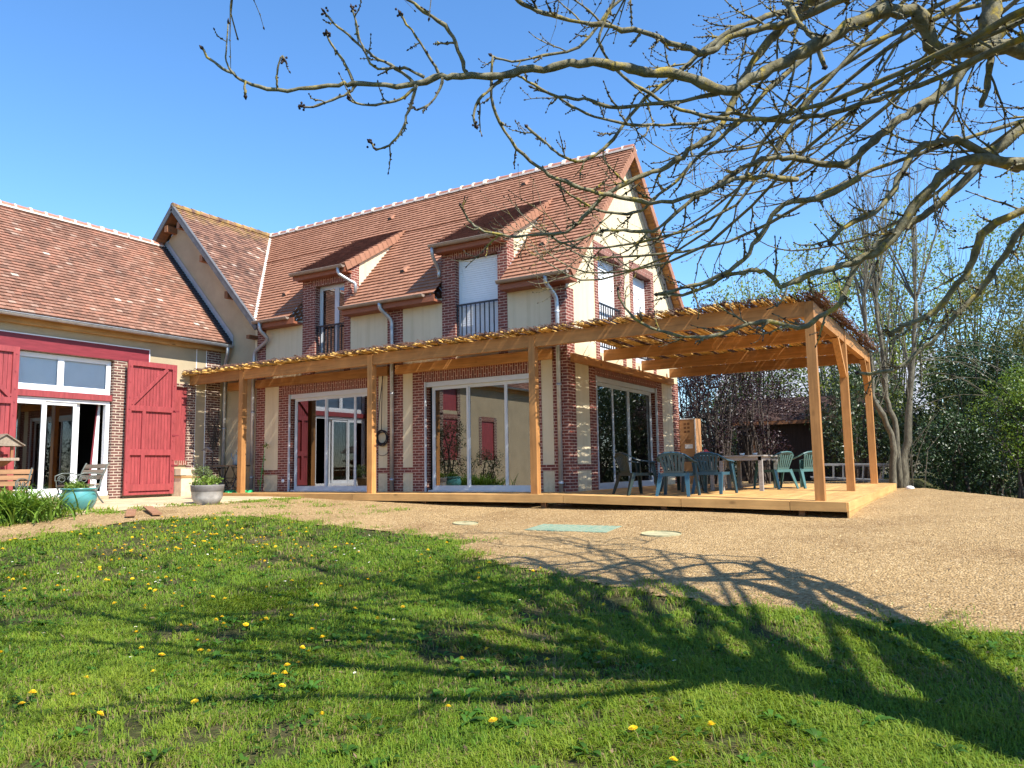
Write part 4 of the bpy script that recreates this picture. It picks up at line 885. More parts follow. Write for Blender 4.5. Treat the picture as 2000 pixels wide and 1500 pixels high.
s=MB(); s.lathe([(0,.0),(.15,0),(.22,.34),(.24,.36),(.24,.41),(.21,.41),(.2,.3)],(-8.5,-2.7,z),24); s.build('bowl',MT['brownpot'],p3,smooth=True); s=MB(); s.lathe([(.21,.36),(0,.38)],(-8.5,-2.7,z),16); s.build('soil',MT['earth'],p3)
# ------------------------------------------------------------ benches
MT['biron']=mk('green_grey_iron',(.10,.115,.10),.55,.4,14,60,.3,.002); MT['orwood']=wood('orange_slat_wood',(.30,.16,.075),'x',attr=.25)
def bench(label,loc,rz,w,wm,im):
    r=thing('garden_bench',label,'bench',(0,0,0))
    s=MB()
    for k in range(4): s.box(-w/2,w/2,-.02+.11*k-.2,.07+.11*k-.2,.405-.01*k,.43-.01*k)
    s.build('seat',MT[wm],r,local=True); s=MB()
    for k in range(3): y=-.26-.05*k; z=.52+.12*k; s.hexa([(-w/2,y,z),(w/2,y,z),(w/2,y-.02,z),(-w/2,y-.02,z),(-w/2,y-.04,z+.095),(w/2,y-.04,z+.095),(w/2,y-.06,z+.095),(-w/2,y-.06,z+.095)])
    s.build('backrest',MT[wm],r,local=True)
    for sx in (-1,1):
        x=sx*(w/2-.03); s=MB(); s.tube([(x,-.42,.88),(x,-.34,.72),(x,-.25,.45),(x,-.24,.38)],.018,6); s.tube([(x,-.26,.38),(x,.22,.38)],.016,6)
        s.tube([(x,.2,.38),(x,.15,.26),(x,.2,.12),(x,.29,0)],.018,6); s.tube([(x,-.22,.38),(x,-.17,.26),(x,-.24,.12),(x,-.34,0)],.018,6)
        s.tube([(x,-.30,.62),(x,-.1,.66),(x,.1,.66),(x,.24,.6),(x,.24,.5),(x,.16,.50),(x,.15,.57)],.014,6); s.tube([(x,.1+.09*math.cos(t)*(1-t/14),.53+.09*math.sin(t)*(1-t/14)) for t in np.linspace(0,9,18)],.009,5); s.tube([(x,-.1+.08*math.cos(t)*(1-t/14),.53+.08*math.sin(t)*(1-t/14)) for t in np.linspace(0,9,18)],.009,5); s.tube([(x,.2,.38),(x,.22,.5)],.012,5)
        s.build('end_frame',MT[im],r,local=True)
    r.location=loc; r.rotation_euler=(0,0,math.radians(rz)); return r
bench('weathered slat bench with scrolled iron ends behind the turquoise pot',(-9.4,-5.2,G(-9.4,-5.2)+.02),176,1.05,'oldwood','biron')
bench('orange slat bench with mossy green iron end at the left edge',(-9.45,-6.9,G(-9.4,-6.9)+.02),-140,1.2,'orwood','biron')
# bird table
bt=thing('bird_table','weathered roofed bird table on a post at the left edge','bird table',(-10.25,-6.2,G(-10.2,-6.2))); X_,Y_=-10.5,-6.35
s=MB(); s.box(X_-.05,X_+.05,Y_-.05,Y_+.05,G(X_,Y_),.86); s.hexa([(X_-.12,Y_-.12,.74),(X_+.12,Y_-.12,.74),(X_+.12,Y_+.12,.74),(X_-.12,Y_+.12,.74),(X_-.28,Y_-.2,.86),(X_+.28,Y_-.2,.86),(X_+.28,Y_+.2,.86),(X_-.28,Y_+.2,.86)]); s.build('post',MT['bz'],bt)
s=MB(); s.box(X_-.4,X_+.4,Y_-.28,Y_+.28,.86,.92); s.build('tray',MT['oldwood'],bt)
s=MB()
for x in (-.3,.26):
    for y in (-.2,.15): s=MB(); s.box(X_+x,X_+x+.05,Y_+y,Y_+y+.05,.92,1.2); s.build('upright',MT['bz'],bt)
s=MB()
for sg in (-1,1):
    for k in range(3):
        a=k/3;b_=(k+1)/3; y=lambda f:Y_+sg*.38*(1-f)
        z=lambda f:1.17+.24*f
        s.hexa([(X_-.42,y(a),z(a)),(X_+.42,y(a),z(a)),(X_+.42,y(b_),z(b_)),(X_-.42,y(b_),z(b_)),(X_-.42,y(a),z(a)+.03),(X_+.42,y(a),z(a)+.03),(X_+.42,y(b_),z(b_)+.02),(X_-.42,y(b_),z(b_)+.02)])
for x in (X_-.40,X_+.38): s.face([(x,Y_-.34,1.17),(x,Y_+.34,1.17),(x,Y_,1.40)])
s.build('roof',MT['oldwood'],bt)
# planks on the sandy path, covers in the gravel
for k,(p,q,l) in enumerate((((-6.5,-5.75),(-5.75,-6.25),'reddish plank lying on the sandy path, nearer one'),((-6.45,-5.45),(-5.55,-5.85),'reddish plank lying on the sandy path, farther one'))):
    s=MB(); s.beam((*p,G(*p)+.045+.03*k),(*q,G(*q)+.05),.16,.028); tag(s.build('wooden_plank',MT['plank']),l,'plank','planks on the path')
MT['cover']=mk('green_plastic_cover',(.10,.27,.21),.7,.2,9,30,.3,.01,(1,3,1),col2=(.36,.36,.24)); MT['cover2']=mk('dusty_green_cover',(.36,.33,.19),.8,.25,6,30,.3,.01)
def cover(cx,cy,w,d,rz,m,label,round_=False):
    s=MB(); ca,sa=math.cos(rz),math.sin(rz)
    def P(u,v,h=0): x=cx+u*ca-v*sa; y=cy+u*sa+v*ca; return (x,y,G(x,y)+h)
    if round_:
        n=20; s.face([P(w/2*math.cos(6.283*k/n),d/2*math.sin(6.283*k/n),.012) for k in range(n)]); 
        for k in range(n): a,b_=6.283*k/n,6.283*(k+1)/n; s.face([P(w/2*math.cos(a),d/2*math.sin(a),-.03),P(w/2*math.cos(b_),d/2*math.sin(b_),-.03),P(w/2*math.cos(b_),d/2*math.sin(b_),.028),P(w/2*math.cos(a),d/2*math.sin(a),.028)])
    else:
        n=14
        for k in range(n):
            a=-w/2+w*k/n; b_=-w/2+w*(k+.8)/n; c_=-w/2+w*(k+1)/n
            s.hexa([P(a,-d/2,-.03),P(b_,-d/2,-.03),P(b_,d/2,-.03),P(a,d/2,-.03),P(a,-d/2,.016),P(b_,-d/2,.016),P(b_,d/2,.016),P(a,d/2,.016)]); s.hexa([P(b_,-d/2,-.03),P(c_,-d/2,-.03),P(c_,d/2,-.03),P(b_,d/2,-.03),P(b_,-d/2,.004),P(c_,-d/2,.004),P(c_,d/2,.004),P(b_,d/2,.004)])
    tag(s.build('inspection_cover',MT[m]),label,'drain cover')
cover(1.87,-3.55,1.45,.62,.0,'cover','large ribbed green cover set in the gravel'); cover(3.45,-3.85,.6,.45,0,'cover2','small round dusty cover right of the green cover',True); cover(-.3,-3.45,.5,.35,0,'cover2','small round dusty cover left of the green cover',True)
# metal garden stake against the barn pier
s=MB(); s.tube([(-10.9,-.85,G(-10.9,-.85)),(-10.9,-.85,1.15)],.018,6); s.tube([(-11.0,-.9,1.15),(-10.85,-.8,1.22),(-10.7,-.75,1.1)],[.01,.05,.008],6); s.tube([(-10.9,-.85,.62),(-10.75,-.8,.56)],.014,5); tag(s.build('garden_stake',MT['potrim']),'rusty metal garden stake in front of the barn brick pier','garden stake')

# ------------------------------------------------------------ vegetation
rg=random.Random(21); RS=np.random.RandomState(21)
m,nt,b=base_mat('lichen_bark'); vec=coords(nt)
c=ramp(nt,noise(nt,vec,14,6,.7),[(.3,(.085,.07,.04)),(.5,(.17,.155,.095)),(.7,(.27,.25,.18))])
c=mixc(nt,ramp(nt,noise(nt,vec,6,7,.75),[(.53,(0,0,0)),(.61,(.85,.85,.85))]),c,(.36,.27,.045))
nt.links.new(c,b.inputs['Base Color']); b.inputs['Roughness'].default_value=.85; b.inputs['Specular IOR Level'].default_value=.2; bump(nt,b,noise(nt,vec,50,6,.7),.7,.012); MT['bark']=m
MT['bark2']=mk('grey_bark',(.17,.15,.105),.9,.45,5,30,.9,.02,(1,1,.35),fine=.5); MT['bud']=mk('dark_bud',(.035,.02,.015),.7,.3,20); MT['dkbark']=mk('dark_stem',(.07,.055,.045),.9,.3,9)
def unit(a): return a/(np.linalg.norm(a)+1e-9)
def rv3(s): return V3((rg.gauss(0,s),rg.gauss(0,s),rg.gauss(0,s)))
def twig(s,p,d,L,r,lev,up=.10,n=6):
    pts=[V3(p)]; rad=[r]; d=unit(V3(d)); q=pts[0]
    for i in range(n):
        d=unit(d+V3((0,0,up*(i/n)))+rv3(.13)); q=q+d*L/n; pts.append(q); rad.append(r*(1-.6*(i+1)/n)*(1.22 if i%2 else .92))
    s.tube(pts,rad,5,0,.5,cap=False)
    t=pts[-1]; k=max(.0075,rad[-1]*1.7); s.tube([t-d*k*.5,t+d*k*.8,t+d*k*2.4],[k*.5,k*.9,k*.15],5,1,.5)
    for i in (2,3,4,5):
        for w_ in (0,1):
            e=unit(rv3(1)); k2=rad[i]*1.3+.003; s.tube([pts[i],pts[i]+e*k2*1.8],[k2*.85,k2*.3],4,1 if rg.random()<.5 else 0,.5,cap=False)
    if lev>0:
        for i in range(1,n):
            if rg.random()<.5:
                dd=unit(pts[i+1]-pts[i-1]); e=unit(np.cross(dd,rv3(1))); twig(s,pts[i],dd*.75+e*.75,L*rg.uniform(.3,.6),max(.0028,rad[i]*.6),lev-1,up*1.6,5)
LIMBS=[[(8.54,-7.39,3.64,0.0799),(8.03,-7.78,3.67,0.0696),(7.75,-7.99,3.65,0.0653),(7.47,-8.2,3.61,0.0613),(7.4,-8.3,3.8,0.0586),(7.33,-8.37,3.9,0.057),(7.2,-8.47,3.91,0.0552),(7.04,-8.59,3.84,0.0531),(6.85,-8.72,3.72,0.0505),(6.72,-8.81,3.63,0.0486),(6.56,-8.92,3.53,0.0465),(6.42,-9.02,3.43,0.0446),(6.26,-9.13,3.33,0.0425),(6.13,-9.22,3.25,0.0409),(5.92,-9.4,3.32,0.0383),(5.74,-9.54,3.35,0.0361),(5.61,-9.65,3.37,0.0345),(5.47,-9.76,3.39,0.0329),(5.35,-9.86,3.41,0.0315),(5.24,-9.94,3.4,0.0303),(5.12,-10.03,3.36,0.0288),(4.94,-10.17,3.32,0.0269),(4.76,-10.3,3.29,0.0249),(4.59,-10.43,3.27,0.023),(4.48,-10.52,3.26,0.0218),(4.35,-10.62,3.21,0.0203),(4.17,-10.75,3.19,0.0185),(4,-10.89,3.19,0.0166),(3.92,-10.95,3.18,0.0157),(3.75,-11.09,3.14,0.0139),(3.65,-11.16,3.12,0.0129),(3.5,-11.28,3.14,0.0113),(3.43,-11.35,3.17,0.0104),(3.38,-11.4,3.22,0.0097),(3.31,-11.46,3.27,0.0088),(3.26,-11.51,3.32,0.0081),(3.25,-11.54,3.37,0.0076)],
[(8.55,-7.05,2.84,0.0619),(7.99,-7.32,2.91,0.0504),(7.64,-7.5,2.98,0.0448),(7.49,-7.56,2.91,0.0426),(7.35,-7.6,2.79,0.0401),(7.19,-7.65,2.61,0.0372),(7.09,-7.67,2.45,0.0349),(6.98,-7.7,2.32,0.0329),(6.81,-7.76,2.21,0.0304),(6.63,-7.84,2.16,0.0281),(6.45,-7.93,2.11,0.0258),(6.26,-8.01,2.04,0.0234),(6.18,-8.04,2.01,0.0225),(6.11,-8.08,2.11,0.0211),(6.01,-8.14,2.15,0.0198),(5.87,-8.2,2.13,0.0182),(5.76,-8.25,2.11,0.0169),(5.63,-8.3,2.03,0.0152),(5.45,-8.38,1.97,0.0131),(5.26,-8.47,1.98,0.011)],
[(7.96,-7.18,2.92,0.0383),(7.69,-7.45,3.03,0.0326),(7.57,-7.58,3.12,0.0304),(7.48,-7.65,3.11,0.0292),(7.35,-7.76,3.07,0.0275),(7.27,-7.83,3.04,0.0263),(7.19,-7.9,2.9,0.0247),(7.09,-7.99,2.69,0.0224),(6.99,-8.08,2.53,0.0206),(6.85,-8.2,2.41,0.0187),(6.72,-8.3,2.34,0.0172),(6.64,-8.37,2.23,0.016)],
[(7.96,-6.89,4.29,0.0498),(7.64,-7.08,3.95,0.043),(7.56,-7.14,3.82,0.0412),(7.43,-7.22,3.71,0.0393),(7.27,-7.32,3.58,0.0371),(7.14,-7.41,3.49,0.0354),(6.98,-7.51,3.34,0.0333),(6.85,-7.59,3.21,0.0316),(6.69,-7.69,3.08,0.0296),(6.52,-7.82,3.09,0.0278),(6.37,-7.94,3.12,0.0263),(6.27,-8.01,3.13,0.0252),(6.15,-8.1,3.12,0.024),(6,-8.2,3.05,0.0225),(5.87,-8.29,2.96,0.0211),(5.8,-8.33,2.9,0.0203),(5.69,-8.41,2.82,0.0191),(5.55,-8.5,2.71,0.0176),(5.35,-8.62,2.51,0.0154),(5.27,-8.68,2.48,0.0146),(5.1,-8.81,2.49,0.013),(5,-8.88,2.49,0.0122),(4.88,-8.97,2.45,0.011),(4.77,-9.04,2.4,0.01),(4.66,-9.12,2.38,0.0091),(4.62,-9.16,2.43,0.0085)],
[(7.04,-7.08,5.1,0.0383),(6.63,-7.36,4.84,0.0325),(6.38,-7.53,4.71,0.03),(6.13,-7.71,4.63,0.0276),(6.02,-7.79,4.56,0.0266),(5.84,-7.92,4.47,0.0249),(5.65,-8.04,4.28,0.023),(5.47,-8.16,4.1,0.0212),(5.29,-8.28,3.94,0.0195),(5.17,-8.36,3.82,0.0184),(5,-8.47,3.57,0.0164),(4.87,-8.55,3.39,0.0151),(4.78,-8.61,3.29,0.0142),(4.64,-8.71,3.23,0.0131),(4.52,-8.82,3.28,0.0121),(4.44,-8.89,3.37,0.0113),(4.31,-9.02,3.51,0.01)],
[(6.95,-7.31,4.61,0.0326),(6.54,-7.59,4.26,0.027),(6.3,-7.75,4.01,0.0243),(6.12,-7.87,3.83,0.0225),(6.01,-7.95,3.67,0.0212),(5.83,-8.07,3.46,0.0193),(5.61,-8.22,3.23,0.0172),(5.42,-8.35,2.99,0.0153),(5.25,-8.46,2.83,0.0139),(5.15,-8.53,2.72,0.013),(5.01,-8.64,2.7,0.012),(4.85,-8.76,2.73,0.0109),(4.67,-8.93,2.85,0.0094),(4.6,-9,2.92,0.0088)],
[(6.3,-8.13,4.21,0.0351),(6.1,-8.26,3.93,0.0309),(5.98,-8.33,3.66,0.0282),(5.86,-8.41,3.39,0.0258),(5.79,-8.46,3.29,0.0248),(5.7,-8.52,3.21,0.0238),(5.58,-8.6,3.09,0.0224),(5.41,-8.72,2.98,0.0208),(5.25,-8.84,2.9,0.0193),(5.06,-8.98,2.77,0.0174),(4.94,-9.06,2.65,0.0162),(4.84,-9.12,2.52,0.0151),(4.74,-9.19,2.44,0.0141),(4.5,-9.38,2.4,0.0122),(4.32,-9.52,2.4,0.0108),(4.19,-9.63,2.45,0.0097),(4.13,-9.69,2.52,0.009),(4.1,-9.74,2.62,0.0083)],
[(6.17,-8.32,4.16,0.0303),(5.97,-8.47,4.1,0.028),(5.88,-8.53,3.99,0.027),(5.77,-8.62,3.95,0.026),(5.6,-8.76,4,0.0247),(5.46,-8.89,4.07,0.0234),(5.26,-9.05,4.11,0.022),(5.06,-9.21,4.14,0.0206),(4.85,-9.39,4.17,0.0192),(4.71,-9.51,4.21,0.0183),(4.6,-9.62,4.28,0.0174),(4.5,-9.72,4.39,0.0165)],
[(4.62,-10.39,3.28,0.0181),(4.61,-10.43,3.38,0.0166),(4.59,-10.49,3.49,0.0153),(4.55,-10.56,3.6,0.014),(4.45,-10.66,3.68,0.0126),(4.38,-10.75,3.75,0.0115),(4.31,-10.82,3.81,0.0106)],
[(8.44,-6.21,3.14,0.0419),(8.01,-6.35,2.65,0.033),(7.84,-6.39,2.38,0.0298),(7.63,-6.45,2.08,0.0263),(7.53,-6.49,1.99,0.025),(7.26,-6.57,1.67,0.0213),(7.12,-6.63,1.55,0.0196),(6.94,-6.7,1.4,0.0176),(6.75,-6.79,1.35,0.0157),(6.6,-6.87,1.35,0.0144)],
[(8.41,-6.65,2.77,0.0439),(7.99,-6.78,2.67,0.0375),(7.71,-6.86,2.54,0.0342),(7.6,-6.85,2.35,0.0322),(7.54,-6.82,2.16,0.0304),(7.44,-6.84,2.08,0.0292),(7.27,-6.86,1.88,0.027),(7.12,-6.9,1.78,0.0254),(7,-6.94,1.74,0.0243),(6.91,-6.95,1.65,0.0233)],
[(8.53,-6.46,3.69,0.0498),(8.06,-6.69,3.46,0.0426),(7.79,-6.81,3.23,0.0392),(7.61,-6.88,3.04,0.0368),(7.35,-6.99,2.79,0.0338),(7.16,-7.08,2.65,0.0318),(6.98,-7.17,2.55,0.03),(6.81,-7.24,2.4,0.0283),(6.63,-7.3,2.18,0.0262),(6.54,-7.32,1.95,0.0244),(6.37,-7.4,1.82,0.0228),(6.2,-7.48,1.73,0.0214),(5.97,-7.62,1.8,0.0195),(5.81,-7.7,1.77,0.0182),(5.56,-7.83,1.68,0.0163),(5.32,-7.96,1.68,0.0145),(5.12,-8.08,1.74,0.0129),(4.93,-8.2,1.86,0.0113),(4.84,-8.27,2,0.0101),(4.81,-8.3,2.12,0.0093)],
[(7.86,-7.8,4.47,0.069),(7.85,-7.78,4.13,0.0731),(7.82,-7.79,3.92,0.0749),(7.79,-7.81,3.73,0.0765)],
[(7.79,-7.81,3.73,0.0322),(7.81,-7.79,3.65,0.0289),(7.79,-7.81,3.5,0.0252),(7.76,-7.82,3.38,0.0223),(7.72,-7.84,3.27,0.02)],
[(6.51,-8.26,4.44,0.0256),(6.43,-8.38,4.31,0.0232),(6.52,-8.41,4.08,0.0207),(6.63,-8.45,3.86,0.0183),(6.7,-8.51,3.59,0.016)],
[(6.12,-9.18,3.28,0.019),(5.83,-9.37,3.18,0.0161),(5.57,-9.54,3.16,0.0142),(5.39,-9.67,3.14,0.013),(5.27,-9.77,3.19,0.0121),(5.17,-9.83,3.2,0.0115),(5.04,-9.93,3.23,0.0107),(4.91,-10.04,3.32,0.0097),(4.85,-10.08,3.36,0.0093)],
[(6.47,-8.38,3.28,0.0186),(6.26,-8.55,3.25,0.0167),(6.04,-8.75,3.29,0.015),(5.87,-8.89,3.21,0.0139),(5.68,-9.06,3.17,0.0127),(5.46,-9.25,3.15,0.0114),(5.24,-9.45,3.17,0.0102),(5.1,-9.59,3.23,0.0093),(4.99,-9.71,3.31,0.0086),(4.84,-9.85,3.37,0.0077)],
[(5.98,-9.01,3.16,0.0157),(5.76,-9.18,3.22,0.0141),(5.58,-9.33,3.33,0.013),(5.45,-9.43,3.42,0.0122),(5.34,-9.53,3.57,0.0114),(5.29,-9.6,3.72,0.0108),(5.34,-9.6,3.87,0.0102),(5.42,-9.58,4.02,0.0097)],
[(5.25,-8.6,4.75,0.0181),(5.02,-8.76,4.5,0.0152),(4.79,-8.92,4.16,0.0128),(4.54,-9.12,4.06,0.011),(4.32,-9.28,4,0.0097),(4.19,-9.4,4.04,0.0088)],
[(4.55,-9.95,3.67,0.0086),(4.49,-9.87,3.39,0.0106),(4.5,-9.78,3.21,0.0116),(4.58,-9.65,3.03,0.0126),(4.68,-9.51,2.9,0.0135),(4.77,-9.41,2.83,0.0141),(4.88,-9.29,2.78,0.0148),(5.04,-9.13,2.72,0.0157),(5.22,-8.95,2.69,0.0167),(5.42,-8.76,2.68,0.0176),(5.66,-8.55,2.76,0.0187),(5.9,-8.34,2.91,0.0199),(6.15,-8.12,2.95,0.021),(6.36,-7.93,2.93,0.022)],
[(4.37,-10.65,3.18,0.0125),(4.34,-10.66,3.05,0.0111),(4.31,-10.68,2.96,0.0104),(4.26,-10.7,2.83,0.0094),(4.2,-10.74,2.75,0.0087),(4.13,-10.79,2.72,0.0081),(4.1,-10.82,2.77,0.0078)],
[(4.8,-10.22,3.29,0.0146),(4.75,-10.27,3.22,0.0125),(4.68,-10.34,3.11,0.0104),(4.66,-10.37,2.99,0.0088),(4.67,-10.37,2.92,0.0079)],
[(4.5,-10.52,3.25,0.0115),(4.47,-10.54,3.13,0.0096),(4.42,-10.58,3.05,0.0085),(4.36,-10.63,3.01,0.0076),(4.33,-10.65,3.03,0.0071)],
[(4.01,-10.87,3.18,0.0107),(3.97,-10.9,3.13,0.0098),(3.88,-10.96,3.08,0.0087),(3.77,-11.04,3.02,0.0076),(3.72,-11.09,3.02,0.0071)],
[(4.34,-10.61,3.19,0.0108),(4.27,-10.66,3.12,0.0097),(4.19,-10.73,3.07,0.0089),(4.09,-10.83,3.03,0.0079),(4.01,-10.9,3.05,0.0072),(4,-10.92,3.07,0.0071)],
[(4,-10.88,3.2,0.0107),(3.98,-10.92,3.29,0.0094),(3.95,-10.96,3.37,0.0084),(3.91,-11.01,3.45,0.0076),(3.9,-11.04,3.51,0.0071)],
[(4.32,-10.62,3.23,0.0122),(4.24,-10.71,3.31,0.0109),(4.15,-10.79,3.37,0.0099),(4.07,-10.86,3.44,0.0091),(4,-10.94,3.52,0.0083),(3.93,-11.01,3.6,0.0076),(3.89,-11.06,3.67,0.0071)],
[(4.39,-10.59,3.25,0.0108),(4.32,-10.67,3.3,0.0097),(4.25,-10.74,3.3,0.0089),(4.17,-10.82,3.28,0.0082),(4.14,-10.87,3.31,0.0077),(4.13,-10.91,3.38,0.0072),(4.12,-10.96,3.47,0.0065),(4.13,-11.03,3.62,0.0055)],
[(4.46,-10.49,3.29,0.0109),(4.43,-10.54,3.37,0.0098),(4.4,-10.6,3.46,0.009),(4.35,-10.68,3.57,0.008),(4.31,-10.75,3.67,0.0071)],
[(3.62,-11.22,3.13,0.0084),(3.63,-11.24,3.19,0.0073),(3.66,-11.25,3.26,0.0064),(3.69,-11.25,3.32,0.0058),(3.71,-11.24,3.29,0.0055)],
[(3.42,-11.4,3.18,0.0083),(3.39,-11.45,3.25,0.0069),(3.4,-11.47,3.34,0.0059),(3.44,-11.49,3.51,0.0041)],
[(3.47,-11.37,3.15,0.0083),(3.47,-11.37,3.1,0.0083),(3.47,-11.36,3.06,0.0083)],
[(5.26,-8.48,1.98,0.0132),(5.45,-8.42,2.02,0.0152),(5.65,-8.35,2.07,0.0168),(5.9,-8.28,2.19,0.0185),(6.03,-8.27,2.33,0.0196),(6.16,-8.26,2.49,0.0207),(6.29,-8.25,2.64,0.0218),(6.55,-8.16,2.67,0.0232),(6.85,-8.08,2.79,0.0248)]]
ash=thing('ash_tree','bare lichen-covered ash tree whose budding branches hang across the sky from the right','tree',(10.9,-11.3,G(10.9,-11.3)))
TR=[(10.9,-11.3,G(10.9,-11.3)-.2),(10.75,-11.2,-.3),(10.4,-10.9,.6),(10.1,-10.6,1.5),(10.1,-10.3,2.8),(10.25,-10.1,4.2),(10.5,-10.0,5.6)]
s=MB(); s.tube(TR,[.40,.30,.26,.25,.17,.11,.05],14,0,.5); s.build('trunk',[MT['bark'],MT['bud']],ash,smooth=True)
def smoothp(P,R_):
    out=[];ro=[]
    for i in range(len(P)-1):
        p0=P[max(i-1,0)];p1=P[i];p2=P[i+1];p3=P[min(i+2,len(P)-1)]
        for t in (0,.34,.67):
            out.append(.5*((2*p1)+(p2-p0)*t+(2*p0-5*p1+4*p2-p3)*t*t+(3*p1-p0-3*p2+p3)*t**3)); ro.append(R_[i]*(1-t)+R_[i+1]*t)
    out.append(P[-1]); ro.append(R_[-1]); return out,ro
KEYS='ACDEFGHIJKLMNOPQRSTUVWXYZabcdefgh'
EXT={'A':3.6,'C':3.4,'E':4.6,'F':6.6,'G':6.0,'H':5.6,'I':6.2,'K':3.0,'L':3.3,'M':4.0,'N':6.2,'P':7.2,'T':8.2,'R':5.2,'S':5.6}
for key,L in zip(KEYS,LIMBS):
    P=[V3(p[:3]) for p in L]; R_=[p[3] for p in L]
    if key in EXT:
        z=min(4.4,max(1.5,(EXT[key]-3.0)*.75+1.5)); e=V3((10.1,-10.45,z)); p0=P[0]; t=unit(P[0]-P[1]); c_=p0+t*.9; ext=[]
        for k in range(7,0,-1):
            u=k/7; ext.append((1-u)**2*p0+2*u*(1-u)*c_+u*u*e)
        P=ext+P; R_=[R_[0]*(1+.25*k/7)+(.035 if key in 'AC' else .012)*max(0,k-3)/4 for k in range(7,0,-1)]+R_
    PP,RR=smoothp(P,R_)
    PP=[p+rv3(.35*min(r,.022)) for p,r in zip(PP,RR)]; RR=[r*(1+.11*rg.gauss(0,1)) for r in RR]
    s=MB(); s.tube(PP,RR,9 if RR[0]>.02 else 6,0,.5)
    n=len(PP); tip=PP[-1]; d=unit(PP[-1]-PP[-2])
    if RR[-1]<.016: s.tube([tip-d*.006,tip+d*.012,tip+d*.035],[RR[-1]*.8,RR[-1]*1.7,.002],5,1,.5)
    acc=0; small=key in 'JQSUVWXYZabcdefgh'
    for i in range(2,n-1):
        acc+=np.linalg.norm(PP[i]-PP[i-1]); 
        if key=='A' and i>n*.42: gap=9
        elif small: gap=.2
        else: gap=.155
        if acc>gap:
            acc=0; t=unit(PP[i+1]-PP[i-1]); e=unit(np.cross(t,rv3(1))); frac=i/n
            Lt=rg.uniform(.15,.7)*(1-.45*frac)*(.5 if small else 1)
            twig(s,PP[i],t*.55+e*.8+V3((-.15,0,-.12)),Lt,min(RR[i]*.45,.0085)+.002,1 if not small else 0)
    if key in 'VWXYZabcde':   # knobbly short shoots with flower-bud clusters
        for i in range(3,n,2):
            e=unit(rv3(1)); k=RR[i]*1.3; s.tube([PP[i],PP[i]+e*k*1.8],[k*.8,k*.4],4,1,.5,cap=False)
        for k in range(7): e=rv3(.012); s.ball(tuple(tip+e),.009,1,5)
    s.build('branch',[MT['bark'],MT['bud']],ash,smooth=True)
# the many drooping inner branches
for k in range(13):
    a=V3((rg.uniform(8.4,9.9),rg.uniform(-9.0,-6.0),rg.uniform(3.4,6.8))); st=V3((10.15,-10.3,min(5,a[2]*.6+.6)))
    e=V3((rg.uniform(4.0,7.4),rg.uniform(-9.5,-4.8),0)); e[2]=a[2]*.62+rg.uniform(-.5,1.0)
    if e[2]<2.3: e[2]=2.3+rg.random()
    mid=(a+e)/2+V3((rg.uniform(-.4,.4),rg.uniform(-.4,.4),rg.uniform(-.1,.5))); m2=e*.75+a*.25+V3((0,0,-.25))
    PP,RR=smoothp([st,a,mid,m2,e,e+V3((-.5,rg.uniform(-.2,.2),.18)),e+V3((-.85,rg.uniform(-.3,.3),.5))],[.034,.025,.019,.014,.010,.007,.0035])
    s=MB(); s.tube(PP,[r*(1+.08*rg.gauss(0,1)) for r in RR],7,0,.5); acc=0
    for i in range(5,len(PP)-1):
        acc+=np.linalg.norm(PP[i]-PP[i-1])
        if acc>.17: acc=0; t=unit(PP[i+1]-PP[i-1]); e_=unit(np.cross(t,rv3(1))); twig(s,PP[i],t*.6+e_*.75+V3((-.2,0,-.1)),rg.uniform(.25,.85),min(.0085,RR[i]*.5)+.0015,1)
    s.build('branch',[MT['bark'],MT['bud']],ash,smooth=True)
# crown above and to the right of the picture (casts the lawn's shadows)
for k in range(11):
    y=(-12.3,-11.7,-11.2,-10.7,-10.2,-9.3,-8.4,-12.9,-7.4,-11.0,-10.4)[k]; x=rg.uniform(3.0,6.4); pts=[V3((10.15,-10.3,rg.uniform(2.2,4.2)))]
    for f in (.3,.65,1):
        p=V3((10.1+(x-10.1)*f+rg.gauss(0,.15),-10.3+(y+10.3)*f+rg.gauss(0,.12),0)); D=(p[0]-CAM.x)*_d.x+(p[1]-CAM.y)*_d.y; p[2]=max(3.1,1.25+.66*D)+rg.uniform(0,.5); pts.append(p)
    PP,RR=smoothp(pts,[.07,.055,.034,.010]); PP=[p+rv3(.03) for p in PP]
    s=MB(); s.tube(PP,RR,7,0,.5)
    for i in range(2,len(PP)):
        for j in range(3): t=unit(PP[i]-PP[i-1]); e_=unit(np.cross(t,rv3(1))); twig(s,PP[i],t*.6+e_*.7+V3((0,0,.30)),rg.uniform(.5,1.5),.011,1)
    s.build('branch',[MT['bark'],MT['bud']],ash)
STEMS=[[(5.67,7.4,-0.3,0.1305),(5.77,7.35,0.54,0.1099),(5.92,7.34,1.32,0.0957),(6.08,7.27,2.61,0.0749),(6.22,7.22,3.65,0.0597),(6.31,7.16,4.56,0.047)],
[(5.51,7.16,-0.16,0.0974),(5.56,7,0.8,0.0806),(5.54,6.88,1.32,0.0737),(5.39,6.71,1.7,0.0683),(5.25,6.52,2.22,0.0617),(5.24,6.34,3.11,0.0517),(5.21,6.17,3.87,0.0436),(5.22,6.02,4.62,0.0358)],
[(5.62,7.22,0.8,0.0783),(5.65,7.19,1.32,0.0701),(5.55,7.08,1.85,0.0637),(5.5,7,2.37,0.0582),(5.49,6.91,3.15,0.0506),(5.46,6.8,4.07,0.0423),(5.46,6.74,4.72,0.0367)]]
ms=thing('multi_stem_tree','grey multi-stemmed pollard tree with bare upright shoots behind the deck corner','tree',(5.9,7.2,G(5.9,7.2)))
heads=[]
